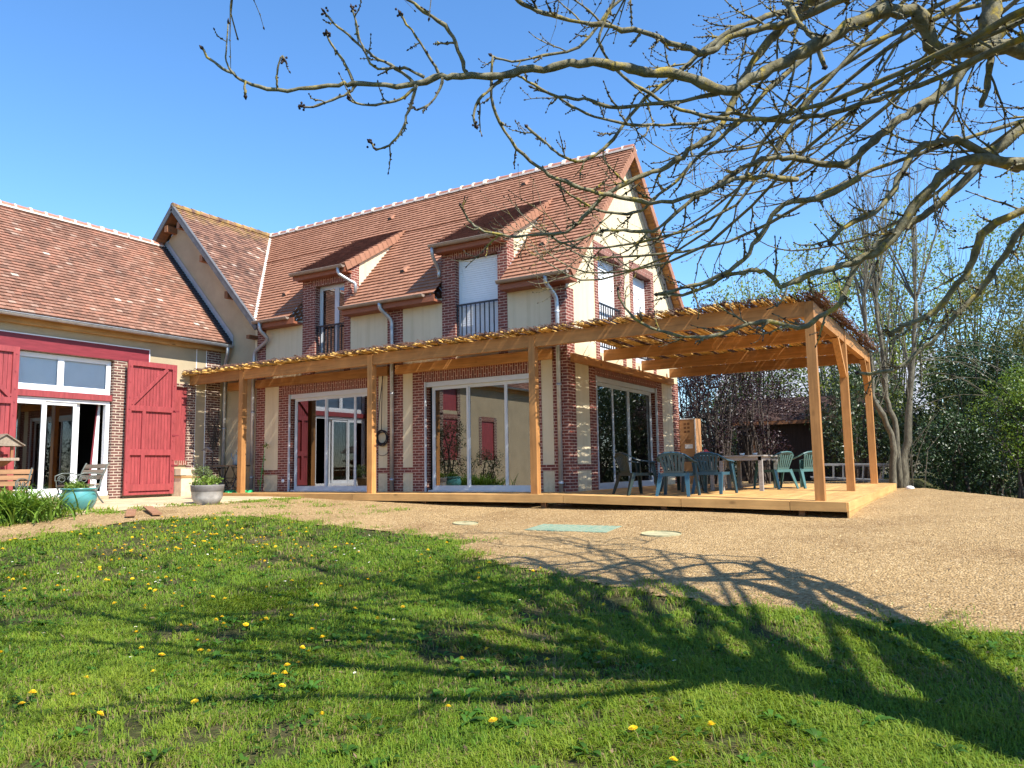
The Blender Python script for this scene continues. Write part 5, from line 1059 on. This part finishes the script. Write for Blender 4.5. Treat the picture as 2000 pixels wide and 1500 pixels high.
for L in STEMS:
    P=[V3(p[:3]) for p in L]; P[0][2]=min(P[0][2],-.25); PP,RR=smoothp(P,[p[3] for p in L]); PP=[p+rv3(.018) for p in PP]; s=MB(); s.tube(PP,[r*(1+.09*rg.gauss(0,1)) for r in RR],10,0,.5)
    s.build('trunk',MT['bark2'],ms,smooth=True); heads.append((PP[-1],RR[-1],PP))
cr=MB()
for (h,r,PP) in heads[:3]:
    for k in range(15):
        f=1 if k<9 else rg.uniform(.5,.95); p=PP[int(f*(len(PP)-1))]; L=rg.uniform(2.2,5.0) if f==1 else rg.uniform(.8,2.4)
        d=unit(V3((rg.gauss(0,.22),rg.gauss(0,.22),1))); pts=[p];q=p
        for i in range(9): d=unit(d+rv3(.03)+V3((0,0,.02))); q=q+d*L/9; pts.append(q)
        r0=rg.uniform(.018,.035); cr.tube(pts,[r0*(1-.85*i/9) for i in range(10)],5,0,.5)
        for i in range(3,10):
            for j in range(2):
                e=unit(V3((rg.gauss(0,.7),rg.gauss(0,.7),.7))); cr.tube([pts[i],pts[i]+e*.25,pts[i]+e*.4+V3((0,0,.25))],[.006,.005,.003],3,0,.5,cap=False)
for k in range(14):     # low arching side shoots to the right
    p=heads[0][2][rg.randint(5,12)]; L=rg.uniform(1.2,2.8); d=V3((1,rg.uniform(-.35,.35),rg.uniform(-.25,.35))); pts=[p+d*L*i/6+V3((0,0,.35*math.sin(i/6*2.6)-.02*i*i)) for i in range(7)]; cr.tube(pts,[.012*(1-.1*i) for i in range(7)],5,0,.5)
for k in range(5): p=V3((5.9+rg.uniform(-.1,.3),7.1,-.2)); cr.tube([p,p+V3((rg.uniform(-.1,.4),-.1,1.0)),p+V3((rg.uniform(0,.9),-.1,1.9))],[.012,.009,.004],5,0,.5)
cr.build('shoots',MT['bark2'],ms)
def leaves(name,cent,rad,n,size,mat,parent,flat=1.0,shell=.35,asp=.5,droop=0,seed=0,tone=None):
    """n leaves scattered in the clumps cent (K,3) with radii rad (K,); each leaf a bent diamond"""
    R=np.random.RandomState(seed+1); cent=np.asarray(cent,float); rad=np.asarray(rad,float); K=len(cent)
    w=rad**2; k=R.choice(K,n,p=w/w.sum()); u=R.normal(size=(n,3)); u/=np.linalg.norm(u,axis=1)[:,None]
    rr=R.uniform(shell,1,n)**.6; p=cent[k]+u*(rad[k]*rr)[:,None]*np.array((1,1,flat))
    a=R.normal(size=(n,3)); a[:,2]-=droop; a/=np.linalg.norm(a,axis=1)[:,None]; b_=np.cross(a,R.normal(size=(n,3))); b_/=np.linalg.norm(b_,axis=1)[:,None]
    L=size*R.uniform(.6,1.3,n)[:,None]; v=np.stack([p,p+a*L*.5+b_*L*asp*.5,p+a*L,p+a*L*.5-b_*L*asp*.5],1).reshape(-1,3)
    f=np.arange(n*4).reshape(n,4); t=np.clip(R.normal(.5,.2,n)+(R.rand(K)[k]-.5)*.5,0,1); col=np.repeat(np.c_[t,t,t,np.ones(n)],4,0)
    return npmesh(name,v,f,mat,col,parent)
def blob(cx,cy,z0,z1,rx,ry,n,r,seed=0,base=.0):
    R=np.random.RandomState(seed); c=[]
    while len(c)<n:
        u=R.uniform(-1,1,3)
        if (u**2).sum()>1: continue
        c.append((cx+u[0]*rx,cy+u[1]*ry,(z0+z1)/2+u[2]*(z1-z0)/2))
    return np.array(c),R.uniform(.6,1.25,n)*r
def plant(name,label,cat,cx,cy,z0,z1,rx,ry,nc,cr_,nl,ls,mat,seed,stems=6,sm_='dkbark',sr=.035,group=None,**kw):
    g=G(cx,cy) if abs(cx)<60 else 0
    t=thing(name,label,cat,(cx,cy,g),group); c,r=blob(cx,cy,z0,z1,rx,ry,nc,cr_,seed); leaves('crown',c,r,nl,ls,MT[mat],t,seed=seed,**kw)
    s=MB(); q=random.Random(seed)
    for k in range(stems):
        e=c[q.randrange(len(c))]; b_=V3((cx+q.uniform(-.35,.35)*min(1,rx),cy+q.uniform(-.3,.3)*min(1,ry),g-.1)); m_=(b_+e)/2+V3((q.uniform(-.2,.2),q.uniform(-.2,.2),.2*(e[2]-b_[2]))); s.tube([b_,m_*.5+b_*.5,m_,e*.55+m_*.45,e],[sr,sr*.9,sr*.7,sr*.5,sr*.2],6,0,.5)
        for j in range(3): e2=e+V3((q.gauss(0,.5),q.gauss(0,.5),q.gauss(.3,.4)))*min(1.2,rx*.6); s.tube([m_*.4+e*.6,(m_+e2)/2+V3((0,0,.1)),e2],[sr*.45,sr*.3,sr*.1],4,0,.5,cap=False)
    s.build('trunk',MT[sm_],t); return t
MT['lf_purple']=leafm('purple_leaf',(.014,.006,.009),(.048,.018,.022),.45,.2); MT['lf_laurel']=leafm('laurel_leaf',(.012,.028,.008),(.045,.085,.022),.42,.12,.4)
MT['lf_spring']=leafm('spring_leaf',(.15,.20,.035),(.34,.40,.09),.5,.5); MT['lf_bush']=leafm('bright_bush_leaf',(.06,.11,.012),(.17,.25,.03),.5,.4); MT['lf_yew']=leafm('yew_leaf',(.05,.075,.015),(.25,.23,.05),.55,.3); MT['lf_dark']=leafm('dark_shrub_leaf',(.016,.03,.009),(.06,.09,.025),.4,.2,.5)
MT['lf_pot']=leafm('pot_plant_leaf',(.07,.13,.015),(.24,.34,.05),.5,.35); MT['lf_herb']=leafm('herb_leaf',(.06,.10,.03),(.20,.25,.10),.6,.3); MT['lf_lily']=leafm('lily_blade',(.06,.14,.012),(.22,.34,.05),.4,.35)
plant('purple_shrub','tall purple-leaved plum shrub just behind the cardboard box','shrub',.1,10.2,.3,5.6,1.5,1.3,60,.5,8000,.075,'lf_purple',1,22,asp=.5)
plant('purple_shrub','purple-leaved plum shrub left of the garden shed','shrub',1.2,11.3,.3,4.4,1.3,1.2,48,.45,6000,.075,'lf_purple',2,20,asp=.5)
plant('purple_shrub','purple-leaved shrub filling the gap between house corner and box','shrub',-1.5,12.6,.0,3.6,1.2,1.0,40,.5,5000,.08,'lf_purple',11,12,asp=.5)
plant('tall_purple_tree','dark purple-leaved tree top showing past the gable verge','tree',-1.3,12.2,3.0,6.6,1.6,1.4,40,.55,5500,.11,'lf_purple',3,8,asp=.6)
plant('evergreen_shrub','dark leafy shrub between the second and third pergola side posts','shrub',3.6,13.3,.3,4.6,1.3,1.1,46,.5,5200,.14,'lf_dark',4,16,asp=.3,droop=.6)
plant('evergreen_shrub','dark leafy shrub behind the ladder','shrub',4.4,11.2,.1,3.6,1.1,.9,40,.45,4200,.13,'lf_dark',5,14,asp=.35,droop=.5)
plant('laurel_hedge','glossy dark laurel hedge right of the multi-stemmed tree','hedge',7.5,11.2,-.8,4.1,1.7,1.3,90,.5,15000,.095,'lf_laurel',6,10,asp=.45)
plant('laurel_hedge','glossy dark laurel hedge at the right edge behind the gravel','hedge',9.3,8.3,-.9,3.2,1.5,1.2,80,.5,13000,.095,'lf_laurel',7,10,asp=.45)
plant('laurel_hedge','low dark laurel growth at the foot of the multi-stemmed tree','hedge',6.9,9.6,-.5,2.0,1.1,.8,45,.4,6000,.09,'lf_laurel',8,6,asp=.45)
plant('bright_bush','bright yellow-green bush at the right picture edge','bush',8.35,7.6,.4,2.9,.75,.8,34,.4,5200,.075,'lf_bush',9,8,asp=.5)
plant('yew_tree','tall yellowish green yew at the right picture edge','tree',8.05,13.6,.0,7.0,1.7,1.5,80,.55,15000,.12,'lf_yew',10,5,asp=.3,droop=.7)
for k,(x,y,zt,lab) in enumerate(((2.6,18.6,9.6,'airy tree in small spring leaf above the pergola front beam'),(-1.0,19.5,8.4,'airy spring-leaved tree just right of the house gable'),(4.6,20.2,10.2,'airy spring-leaved tree right above the pergola corner'),(7.2,21.4,9.6,'airy spring-leaved tree behind the multi-stemmed pollard'),(10.2,20.5,10.8,'airy spring-leaved tree above the yew'))):
    plant('spring_tree',lab,'tree',x,y,.8,zt+1.0,2.6,2.0,120,.75,9000,.12,'lf_spring',30+k,34,'bark2',.045,'spring-leaved trees beyond the garden',asp=.6,shell=.1)
for k,(x,y) in enumerate(((-2.5,23),(2.2,20.5),(7,18.5),(11.5,17),(16,16),(15,10))):
    plant('background_hedge',('dark hedge seen past the house gable','dark hedge behind the garden shed','dark hedge behind the spring trees','dark hedge behind the yew','dark hedge beyond the right picture edge','dark hedge right of the laurels')[k],'hedge',x,y,-1.2,4.2,3.2,1.4,80,.9,12000,.16,'lf_dark',50+k,6,asp=.5)
for k,(x,y) in enumerate(((20,-2),(20.5,-9),(20,-16))):  # hedge row added out of view to give reflections and darkness
    plant('added_hedge',('tall out-of-view hedge added for gable door reflections, far end','tall out-of-view hedge added for gable door reflections, middle','tall out-of-view hedge added for gable door reflections, near end')[k],'hedge',x,y,-.6,3.6,1.5,3.6,60,.9,5000,.2,'lf_dark',60+k,6,asp=.5)
# shed and neighbour's house behind
MT['shedwall']=mk('dark_shed_boards',(.045,.03,.024),.85,.3,4,30,.4,.006,(8,8,.6)); MT['shedroof']=tile('shed_roof_tile',[(0,(.045,.03,.028)),(.6,(.09,.055,.045)),(1,(.16,.10,.08))],((.7,.7,.7),(1.15,1.15,1.15)))
MT['greyroof']=tile('grey_roof_slate',[(0,(.30,.30,.31)),(1,(.44,.44,.46))],((.85,.85,.85),(1.1,1.1,1.1)))
sh=thing('garden_shed','dark wooden garden shed with mossy tiled roof behind the deck','shed',(1.9,15.2,-.1)); s=MB(); s.box(-.3,4.2,14.2,17,-.3,2.1); s.build('wall',MT['shedwall'],sh)
s=MB(); tiles(s,(-.5,13.9,2.05),(1,0,0),(0,.88,.47),[(0,0),(5,0),(5,2.0),(0,2.0)],g=.11,tw=.16,seed=77); s.build('roof',MT['shedroof'],sh); s=MB(); s.box(-.5,4.5,13.86,13.89,1.93,2.05); s.build('fascia_board',MT['bx'],sh); s=MB(); s.box(.35,.45,13.95,14.05,-.3,2.0); s.build('post',MT['bz'],sh)
nh=thing('neighbour_house','neighbouring house with pale grey roof glimpsed behind the shrubs','house',(-1,36,0)); s=MB(); s.box(-7,5,34,42,-.3,3.2); s.build('wall',MT['old_plaster'],nh)
s=MB(); tiles(s,(-7.4,33.6,3.1),(1,0,0),(0,.72,.69),[(0,0),(12.8,0),(12.8,6.2),(0,6.2)],g=.3,tw=.4,seed=78); tiles(s,(5.4,42.4,3.1),(-1,0,0),(0,-.72,.69),[(0,0),(12.8,0),(12.8,6.2),(0,6.2)],g=.3,tw=.6,seed=79); s.build('roof',MT['greyroof'],nh)
# small plants
def pot_fill(parent,cx,cy,z,r,h,n,ls,mat,seed,spread=1.0):
    c,rr=blob(cx,cy,z,z+h,r*spread,r*spread,18,.09,seed); return leaves('foliage',c,rr,n,ls,MT[mat],parent,seed=seed,asp=.6,shell=.1)
z1=G(-7.72,-6.1)-.03; pot_fill(p1,-7.72,-6.1,z1+.44,.23,.09,900,.045,'lf_pot',81)
z2=G(-6.72,-3.9)-.02; pot_fill(p2,-6.72,-3.9,z2+.42,.25,.16,800,.05,'lf_pot',82,1.1)
z3=G(-8.5,-2.7); pot_fill(p3,-8.5,-2.7,z3+.42,.24,.34,750,.045,'lf_herb',83,1.15)
def blades(name,label,cat,cx,cy,n,L,w,mat,seed,spread=.3):
    R=np.random.RandomState(seed); t=thing(name,label,cat,(cx,cy,G(cx,cy))); V=[];F=[];C=[]; 
    for k in range(n):
        a=R.uniform(0,6.283); b_=np.array((cx+R.normal(0,spread),cy+R.normal(0,spread),G(cx,cy)-.02)); o=np.array((math.cos(a),math.sin(a),0)); sd=np.array((-o[1],o[0],0)); LL=L*R.uniform(.6,1.15); lean=R.uniform(.55,1.15); i0=len(V); tone=R.rand()
        for i in range(6):
            f=i/5; p=b_+o*LL*lean*f**1.4*.85+np.array((0,0,LL*(f*1.0-.62*lean*f*f))); ww=w*(1-f)**.6*(.7+.6*f); V+=[p-sd*ww,p+sd*ww]; C+=[(tone,)*3+(1,)]*2
        F+=[(i0+2*i,i0+2*i+1,i0+2*i+3,i0+2*i+2) for i in range(5)]
    npmesh('blades',np.array(V),np.array(F),MT[mat],np.array(C),t); return t
blades('daylily_clump','bright green strap-leaved daylily clump at the left edge of the path','plant',-7.55,-7.35,760,.95,.021,'lf_lily',91,.40)
blades('daylily_clump','second strap-leaved daylily clump beside the bird table','plant',-8.5,-7.7,520,.9,.019,'lf_lily',92,.36)
# climbing plants by the wall
vn=thing('climbing_plant','thin green climber on a stake between brick pier and cream panel','plant',(-9.4,-.2,0)); s=MB(); s.tube([(-9.42,-.2,0),(-9.40,-.16,.5),(-9.34,-.14,1.0),(-9.30,-.13,1.25)],[.008,.007,.006,.004],5); s.build('stem',MT['gcloth'],vn); leaves('foliage',np.array([(-9.42,-.17,.25),(-9.4,-.15,.55),(-9.35,-.14,.9),(-9.28,-.14,1.25)]),np.array([.10,.09,.08,.1]),120,.05,MT['lf_pot'],vn,seed=94,asp=.7,shell=.1)
vb_=thing('bare_climber','bare dark climbing shrub stems against the barn brick pier','plant',(XB+.1,-.4,0)); s=MB()
for k in range(16):
    y=-.42+rg.uniform(-.12,.1); pts=[(XB+.10,y,1.15+rg.uniform(-.1,.4))]; 
    for i in range(5): pts.append((XB+.10+rg.uniform(0,.09),pts[-1][1]+rg.uniform(-.09,.10),pts[-1][2]+rg.uniform(.1,.25)))
    s.tube(pts,[.014,.012,.010,.008,.006,.004],5)
s.tube([(XB+.1,-.45,-.05),(XB+.1,-.42,.7),(XB+.1,-.40,1.6)],[.022,.02,.016],6); s.build('stem',MT['dkbark'],vb_)
# shrubs in front of the barn farther along (they show in the patio-door reflections)
plant('potted_shrub','leafy dark shrub by the barn wall outside the left picture edge','shrub',-10.6,-10.0,.0,2.6,.7,.7,26,.35,2600,.08,'lf_dark',95,6)
plant('potted_shrub','smaller leafy shrub by the barn wall farther along','shrub',-10.4,-12.4,-.2,1.5,.6,.6,20,.3,1500,.07,'lf_dark',96,5)

# ------------------------------------------------------------ grass
m,nt,b=base_mat('grass_blade'); a=_n(nt,'ShaderNodeAttribute',attribute_name='Col'); nt.links.new(a.outputs['Color'],b.inputs['Base Color']); b.inputs['Roughness'].default_value=.55; b.inputs['Specular IOR Level'].default_value=.25
t=_n(nt,'ShaderNodeBsdfTranslucent'); nt.links.new(mixc(nt,1.0,a.outputs['Color'],(1.25,1.2,.6),'MULTIPLY'),t.inputs[0]); mx=_n(nt,'ShaderNodeMixShader'); mx.inputs[0].default_value=.4
nt.links.new(b.outputs[0],mx.inputs[1]); nt.links.new(t.outputs[0],mx.inputs[2]); nt.links.new(mx.outputs[0],nt.nodes['Material Output'].inputs[0]); MT['grass']=m
RG=np.random.RandomState(5)
def lawn_points():
    P=[]
    # rings of falling density round the camera
    for d0,d1,den in ((1.6,3.4,2600),(3.4,5.2,10500),(5.2,7,7000),(7,9,4200),(9,12,2000),(12,17,1000)):
        n=int(math.pi*(d1*d1-d0*d0)*den*.46); ang=RG.uniform(1.25,1.25+2*math.pi*.46,n); d=np.sqrt(RG.uniform(d0*d0,d1*d1,n))
        P.append(np.c_[CAM.x+d*np.cos(ang),CAM.y+d*np.sin(ang)])
    n=9000; P.append(np.c_[RG.uniform(-6,16,n),RG.uniform(-20,-8,n)])
    P=np.concatenate(P); W_=P+.16*np.c_[fbm(P[:,0],P[:,1],3),fbm(P[:,1],P[:,0],3.3)]+RG.normal(0,.07,P.shape)
    P=P[inside(W_,LAWN)]
    # thin and bare patches
    q=.8*fbm(P[:,0]*1.0,P[:,1]*1.0,2.2)+.8*fbm(P[:,1]+9,P[:,0]-4,6); P=P[RG.rand(len(P))<np.clip(1.15-1.0*np.clip(q-.08,0,1)*2.4,.05,1)]
    # tufts along the paving and the gravel edge, and stray ones in the gravel
    T=[]
    for poly,n,sp in ((PAVE[3:10],46,.16),(LAWN[1:20],90,.22)):
        for k in range(n):
            i=RG.randint(len(poly)-1); f=RG.rand(); c=poly[i]*(1-f)+poly[i+1]*f+RG.normal(0,sp,2); T.append(c+RG.normal(0,.10,(RG.randint(25,110),2)))
    for k in range(40): c=np.array((RG.uniform(-6.3,-2.5),RG.uniform(-4.6,-2.2))); T.append(c+RG.normal(0,.10,(RG.randint(10,50),2)))
    c=np.array((-7.45,-6.5)); T.append(c+RG.normal(0,.28,(700,2)))
    return np.concatenate([P]+T)
P=lawn_points(); n=len(P); d=np.hypot(P[:,0]-CAM.x,P[:,1]-CAM.y)
clump=.7*fbm(P[:,0],P[:,1],7)+.6*fbm(P[:,0]+5,P[:,1],3.2); big=fbm(P[:,0]+3,P[:,1],1.3)
H=np.clip(.043+.034*clump+.016*big+RG.normal(0,.014,n),.012,.095)*np.clip(1+.02*(d-5),1,1.3); H*=np.where(RG.rand(n)<.02,1.6,1)
wd_=np.clip(.0011+.00036*d,.0019,.009)*RG.uniform(.7,1.3,n)
a=RG.normal(0,1.1,n)+2.5*fbm(P[:,0],P[:,1],1.6)+2.2; lean=RG.uniform(.3,1.8,n); o=np.c_[np.cos(a),np.sin(a),np.zeros(n)]; sd=np.c_[-np.sin(a),np.cos(a),np.zeros(n)]
z=gz(P[:,0],P[:,1])-.008; base=np.c_[P,z]; up=np.array((0,0,1.))
mid=base+o*(H*lean*.35)[:,None]+up*(H*.62)[:,None]; tip=base+o*(H*lean*1.0)[:,None]+up*(H*np.clip(1.0-.34*lean,.3,1))[:,None]
v=np.stack([base-sd*wd_[:,None],base+sd*wd_[:,None],mid-sd*wd_[:,None]*.8,mid+sd*wd_[:,None]*.8,tip],1).reshape(-1,3)
i=np.arange(n)[:,None]*5; f=np.concatenate([i+np.array([[0,1,3]]),i+np.array([[0,3,2]]),i+np.array([[2,3,4]])])
g1=np.array((.080,.180,.010)); g2=np.array((.245,.305,.028)); g3=np.array((.30,.235,.095)); dk=np.array((.024,.075,.008))
w=np.clip(.45+.35*big+.25*clump+RG.normal(0,.22,n),0,1)[:,None]; c=g1*(1-w)+g2*w
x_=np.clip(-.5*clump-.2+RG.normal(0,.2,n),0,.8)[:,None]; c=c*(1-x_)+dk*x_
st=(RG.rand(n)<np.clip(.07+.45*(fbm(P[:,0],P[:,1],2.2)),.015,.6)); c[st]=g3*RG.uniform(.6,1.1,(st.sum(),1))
col=np.repeat(np.c_[c,np.ones(n)],5,0).reshape(n,5,4); col[:,0:2,:3]*=.8; col[:,4,:3]*=1.08; col=col.reshape(-1,4)  # roots darkened, tips lightened: shading by height put into the blade colour
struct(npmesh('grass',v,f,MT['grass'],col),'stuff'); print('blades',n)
# clover / broad-leaved weeds in the lawn
nw=9000; Q=np.c_[RG.uniform(-5,9,nw*3),RG.uniform(-14,-4.8,nw*3)]; Q=Q[inside(Q,LAWN)]; Q=Q[fbm(Q[:,0],Q[:,1],2.6)>.12][:nw]; nw=len(Q); dq=np.hypot(Q[:,0]-CAM.x,Q[:,1]-CAM.y)
sz=RG.uniform(.010,.026,nw); a=RG.uniform(0,6.28,nw); tl=RG.normal(0,.35,(nw,2)); p=np.c_[Q,gz(Q[:,0],Q[:,1])+RG.uniform(.012,.04,nw)]
ax=np.c_[np.cos(a),np.sin(a),tl[:,0]]; bx_=np.c_[-np.sin(a),np.cos(a),tl[:,1]]
v=np.stack([p-ax*sz[:,None],p-bx_*sz[:,None]*.7,p+ax*sz[:,None],p+bx_*sz[:,None]*.7],1).reshape(-1,3); f=np.arange(nw*4).reshape(nw,4); tt=RG.uniform(.6,1.3,(nw,1)); c=np.array((.055,.135,.014))*tt
struct(npmesh('clover',v,f,MT['grass'],np.repeat(np.c_[c,np.ones(nw)],4,0)),'stuff')
# ------------------------------------------------------------ flowers
MT['dand']=mk('dandelion_petal',(.80,.52,.01),.6,.15,60,80,.2,.002); MT['stalk']=mk('flower_stalk',(.12,.20,.04),.6,.2,20); MT['daisy']=mk('daisy_petal',(.80,.80,.80),.6,.05,60)
def flower_mesh(name,R0,layers,pet,m0,h,centre=None):
    s=MB(); s.tube([(0,0,0),(.004,0,h*.5),(0,0,h)],.0022,5,1,.5)
    for l in range(layers):
        r=R0*(1-.27*l); zz=h+.0035*l
        for k in range(pet):
            a=6.283*(k+.5*l)/pet; b_=6.283*(k+.42)/pet*1+.5*l*6.283/pet; w=6.283/pet*.42; ri=r*.25
            s.face([(ri*math.cos(a-w),ri*math.sin(a-w),zz),(r*math.cos(a-w*.8),r*math.sin(a-w*.8),zz+.004+.002*l),(r*1.05*math.cos(a),r*1.05*math.sin(a),zz+.005+.002*l),(r*math.cos(a+w*.8),r*math.sin(a+w*.8),zz+.004+.002*l),(ri*math.cos(a+w),ri*math.sin(a+w),zz)],0,.5)
    s.ball((0,0,h+.004),R0*.34,2 if centre else 0,6,(1,1,.6))
    me=bpy.data.meshes.new(name); me.from_pydata(s.v,[],s.f)
    for m in [MT[m0],MT['stalk']]+([MT[centre]] if centre else []): me.materials.append(m)
    me.polygons.foreach_set('material_index',s.m); me.update(); return me
dm=flower_mesh('dandelion',.021,3,15,'dand',.062); ym=flower_mesh('daisy',.012,1,13,'daisy',.045,'dand')
def sow(me,name,label,cat,group,pts):
    for x,y in pts:
        o=bpy.data.objects.new(name,me); COL.objects.link(o); sc=RG.uniform(.85,1.25); o.location=(x,y,G(x,y)-.008); o.scale=(sc,sc,RG.uniform(.75,1.4)); o.rotation_euler=(RG.normal(0,.2),RG.normal(0,.2),RG.uniform(0,6.28)); tag(o,label,cat,group)
def cloud(n,cx,cy,sx,sy):
    q=np.c_[RG.normal(cx,sx,n*3),RG.normal(cy,sy,n*3)]; return q[inside(q,LAWN)][:n]
DP=np.concatenate([cloud(115,-2.9,-6.6,1.3,.8),cloud(45,-2.2,-8.2,1.6,.8),cloud(22,-.2,-9.2,1.6,.9),cloud(16,1.2,-6.6,2.0,.7),cloud(26,3.2,-10.3,1.6,1.0),cloud(12,-4.2,-6.0,.6,1.2)])
NEAR=[(2.12,-11.92),(2.26,-11.68),(2.05,-11.83),(3.13,-11.37),(1.58,-10.74),(2.28,-10.6),(0.07,-9.05),(0.35,-9.15),(1.8,-9.69),(1.96,-9.5),(1.56,-9.93),(1.73,-9.83),(3.12,-10.49),(2.97,-10.26),(3.18,-10.64),(3.42,-10.93),(3.19,-10.78),(2.83,-9.3),(2.77,-8.86),(-1.7,-10.23),(-2.0,-9.89),(-1.76,-9.63),(-1.96,-9.27),(-1.37,-10.14),(2.32,-9.06),(1.32,-6.81),(0.93,-6.12),(6.16,-10.95),(5.84,-10.64),(1.08,-10.45),(0.51,-9.63)]
sow(dm,'dandelion','yellow dandelion flower standing in the lawn','flower','dandelions in the lawn',np.concatenate([DP,np.array(NEAR)]))
YP=np.concatenate([cloud(30,-1.2,-6.4,1.2,.5),cloud(28,-2.0,-8.8,1.4,.8),cloud(14,2.4,-9.8,2.2,1.2)])
sow(ym,'daisy','small white daisy flower standing in the lawn','flower','daisies in the lawn',YP)
# broad-leaved weed rosettes (dandelion and plantain leaves) and dry leaf litter
def strips(cx,cy,n,L,w,h,tone,lo,hi):
    V=[];F=[];C=[]
    for k in range(n):
        a=RG.uniform(0,6.283); o=np.array((math.cos(a),math.sin(a),0)); sd=np.array((-o[1],o[0],0)); b0=np.array((cx,cy,G(cx,cy)+.004)); LL=L*RG.uniform(.6,1.2); hh=h*RG.uniform(.4,1.2); i0=len(V); t=tone*RG.uniform(.75,1.25)
        for i in range(5):
            f=i/4; p=b0+o*LL*f+np.array((0,0,hh*math.sin(f*2.4))); ww=w*(.35,.8,1.1,.9,.05)[i]; V+=[p-sd*ww,p+sd*ww+np.array((0,0,.004))]; C+=[np.r_[t,1]]*2
        F+=[(i0+2*i,i0+2*i+1,i0+2*i+3,i0+2*i+2) for i in range(4)]
    return V,F,C
V=[];F=[];C=[]
Q=np.c_[RG.uniform(-5,9,1500),RG.uniform(-13.2,-4.9,1500)]; Q=Q[inside(Q,LAWN)&(fbm(Q[:,0],Q[:,1],1.7)>-.15)][:430]; Q=np.r_[Q,np.array(NEAR)+RG.normal(0,.03,(len(NEAR),2)),cloud(60,3.5,-10.2,1.5,.8)]
for x,y in Q:
    v,f,c=strips(x,y,RG.randint(6,12),RG.uniform(.05,.12),RG.uniform(.008,.015),.035,np.array((.050,.125,.014))*RG.uniform(.8,1.5),0,1); o=len(V); V+=v; C+=c; F+=[tuple(i+o for i in q) for q in f]
struct(npmesh('lawn_weeds',np.array(V),np.array(F),MT['grass'],np.array(C)),'stuff')
n=1500; Q=np.c_[RG.uniform(-5,9,n),RG.uniform(-13,-4.6,n)]; a=RG.uniform(0,6.28,n); z=gz(Q[:,0],Q[:,1])+RG.uniform(.01,.04,n); L=RG.uniform(.012,.035,n); ax=np.c_[np.cos(a),np.sin(a),RG.normal(0,.3,n)]; bx_=np.c_[-np.sin(a),np.cos(a),RG.normal(0,.3,n)]; p=np.c_[Q,z]
v=np.stack([p-ax*L[:,None],p-bx_*L[:,None]*.3,p+ax*L[:,None],p+bx_*L[:,None]*.3],1).reshape(-1,3); c=np.array((.30,.21,.12))*RG.uniform(.4,1.2,(n,1)); struct(npmesh('dry_leaves',v,np.arange(n*4).reshape(n,4),MT['grass'],np.repeat(np.c_[c,np.ones(n)],4,0)),'stuff')
# fallen leaves and loose stones on soil and gravel
n=13000; Q=np.c_[RG.uniform(-7,9,n),RG.uniform(-8.2,1.5,n)]; Q=Q[~inside(Q,LAWN)&~inside(Q,PAVE)&((Q[:,1]<DY0-.08)|(Q[:,0]>DX1+.1))]; s=[];n=len(Q); r=.004+.011*RG.rand(n)**3
oc=np.array([(1,0,0),(0,1,0),(-1,0,0),(0,-1,0),(0,0,.7),(0,0,-.5)],float); v=(np.c_[Q,gz(Q[:,0],Q[:,1])+.010][:,None,:]+oc[None]*r[:,None,None]*RG.uniform(.6,1.3,(n,6,1))).reshape(-1,3)
f=(np.arange(n)[:,None,None]*6+np.array([(0,1,4),(1,2,4),(2,3,4),(3,0,4)])[None]).reshape(-1,3)
MT['pebble']=mk('pebble',(.50,.35,.175),.9,.35,30); struct(npmesh('pebbles',v,f,MT['pebble']),'stuff')
# low earth rim beside the deck
SC.view_layers[0].update()
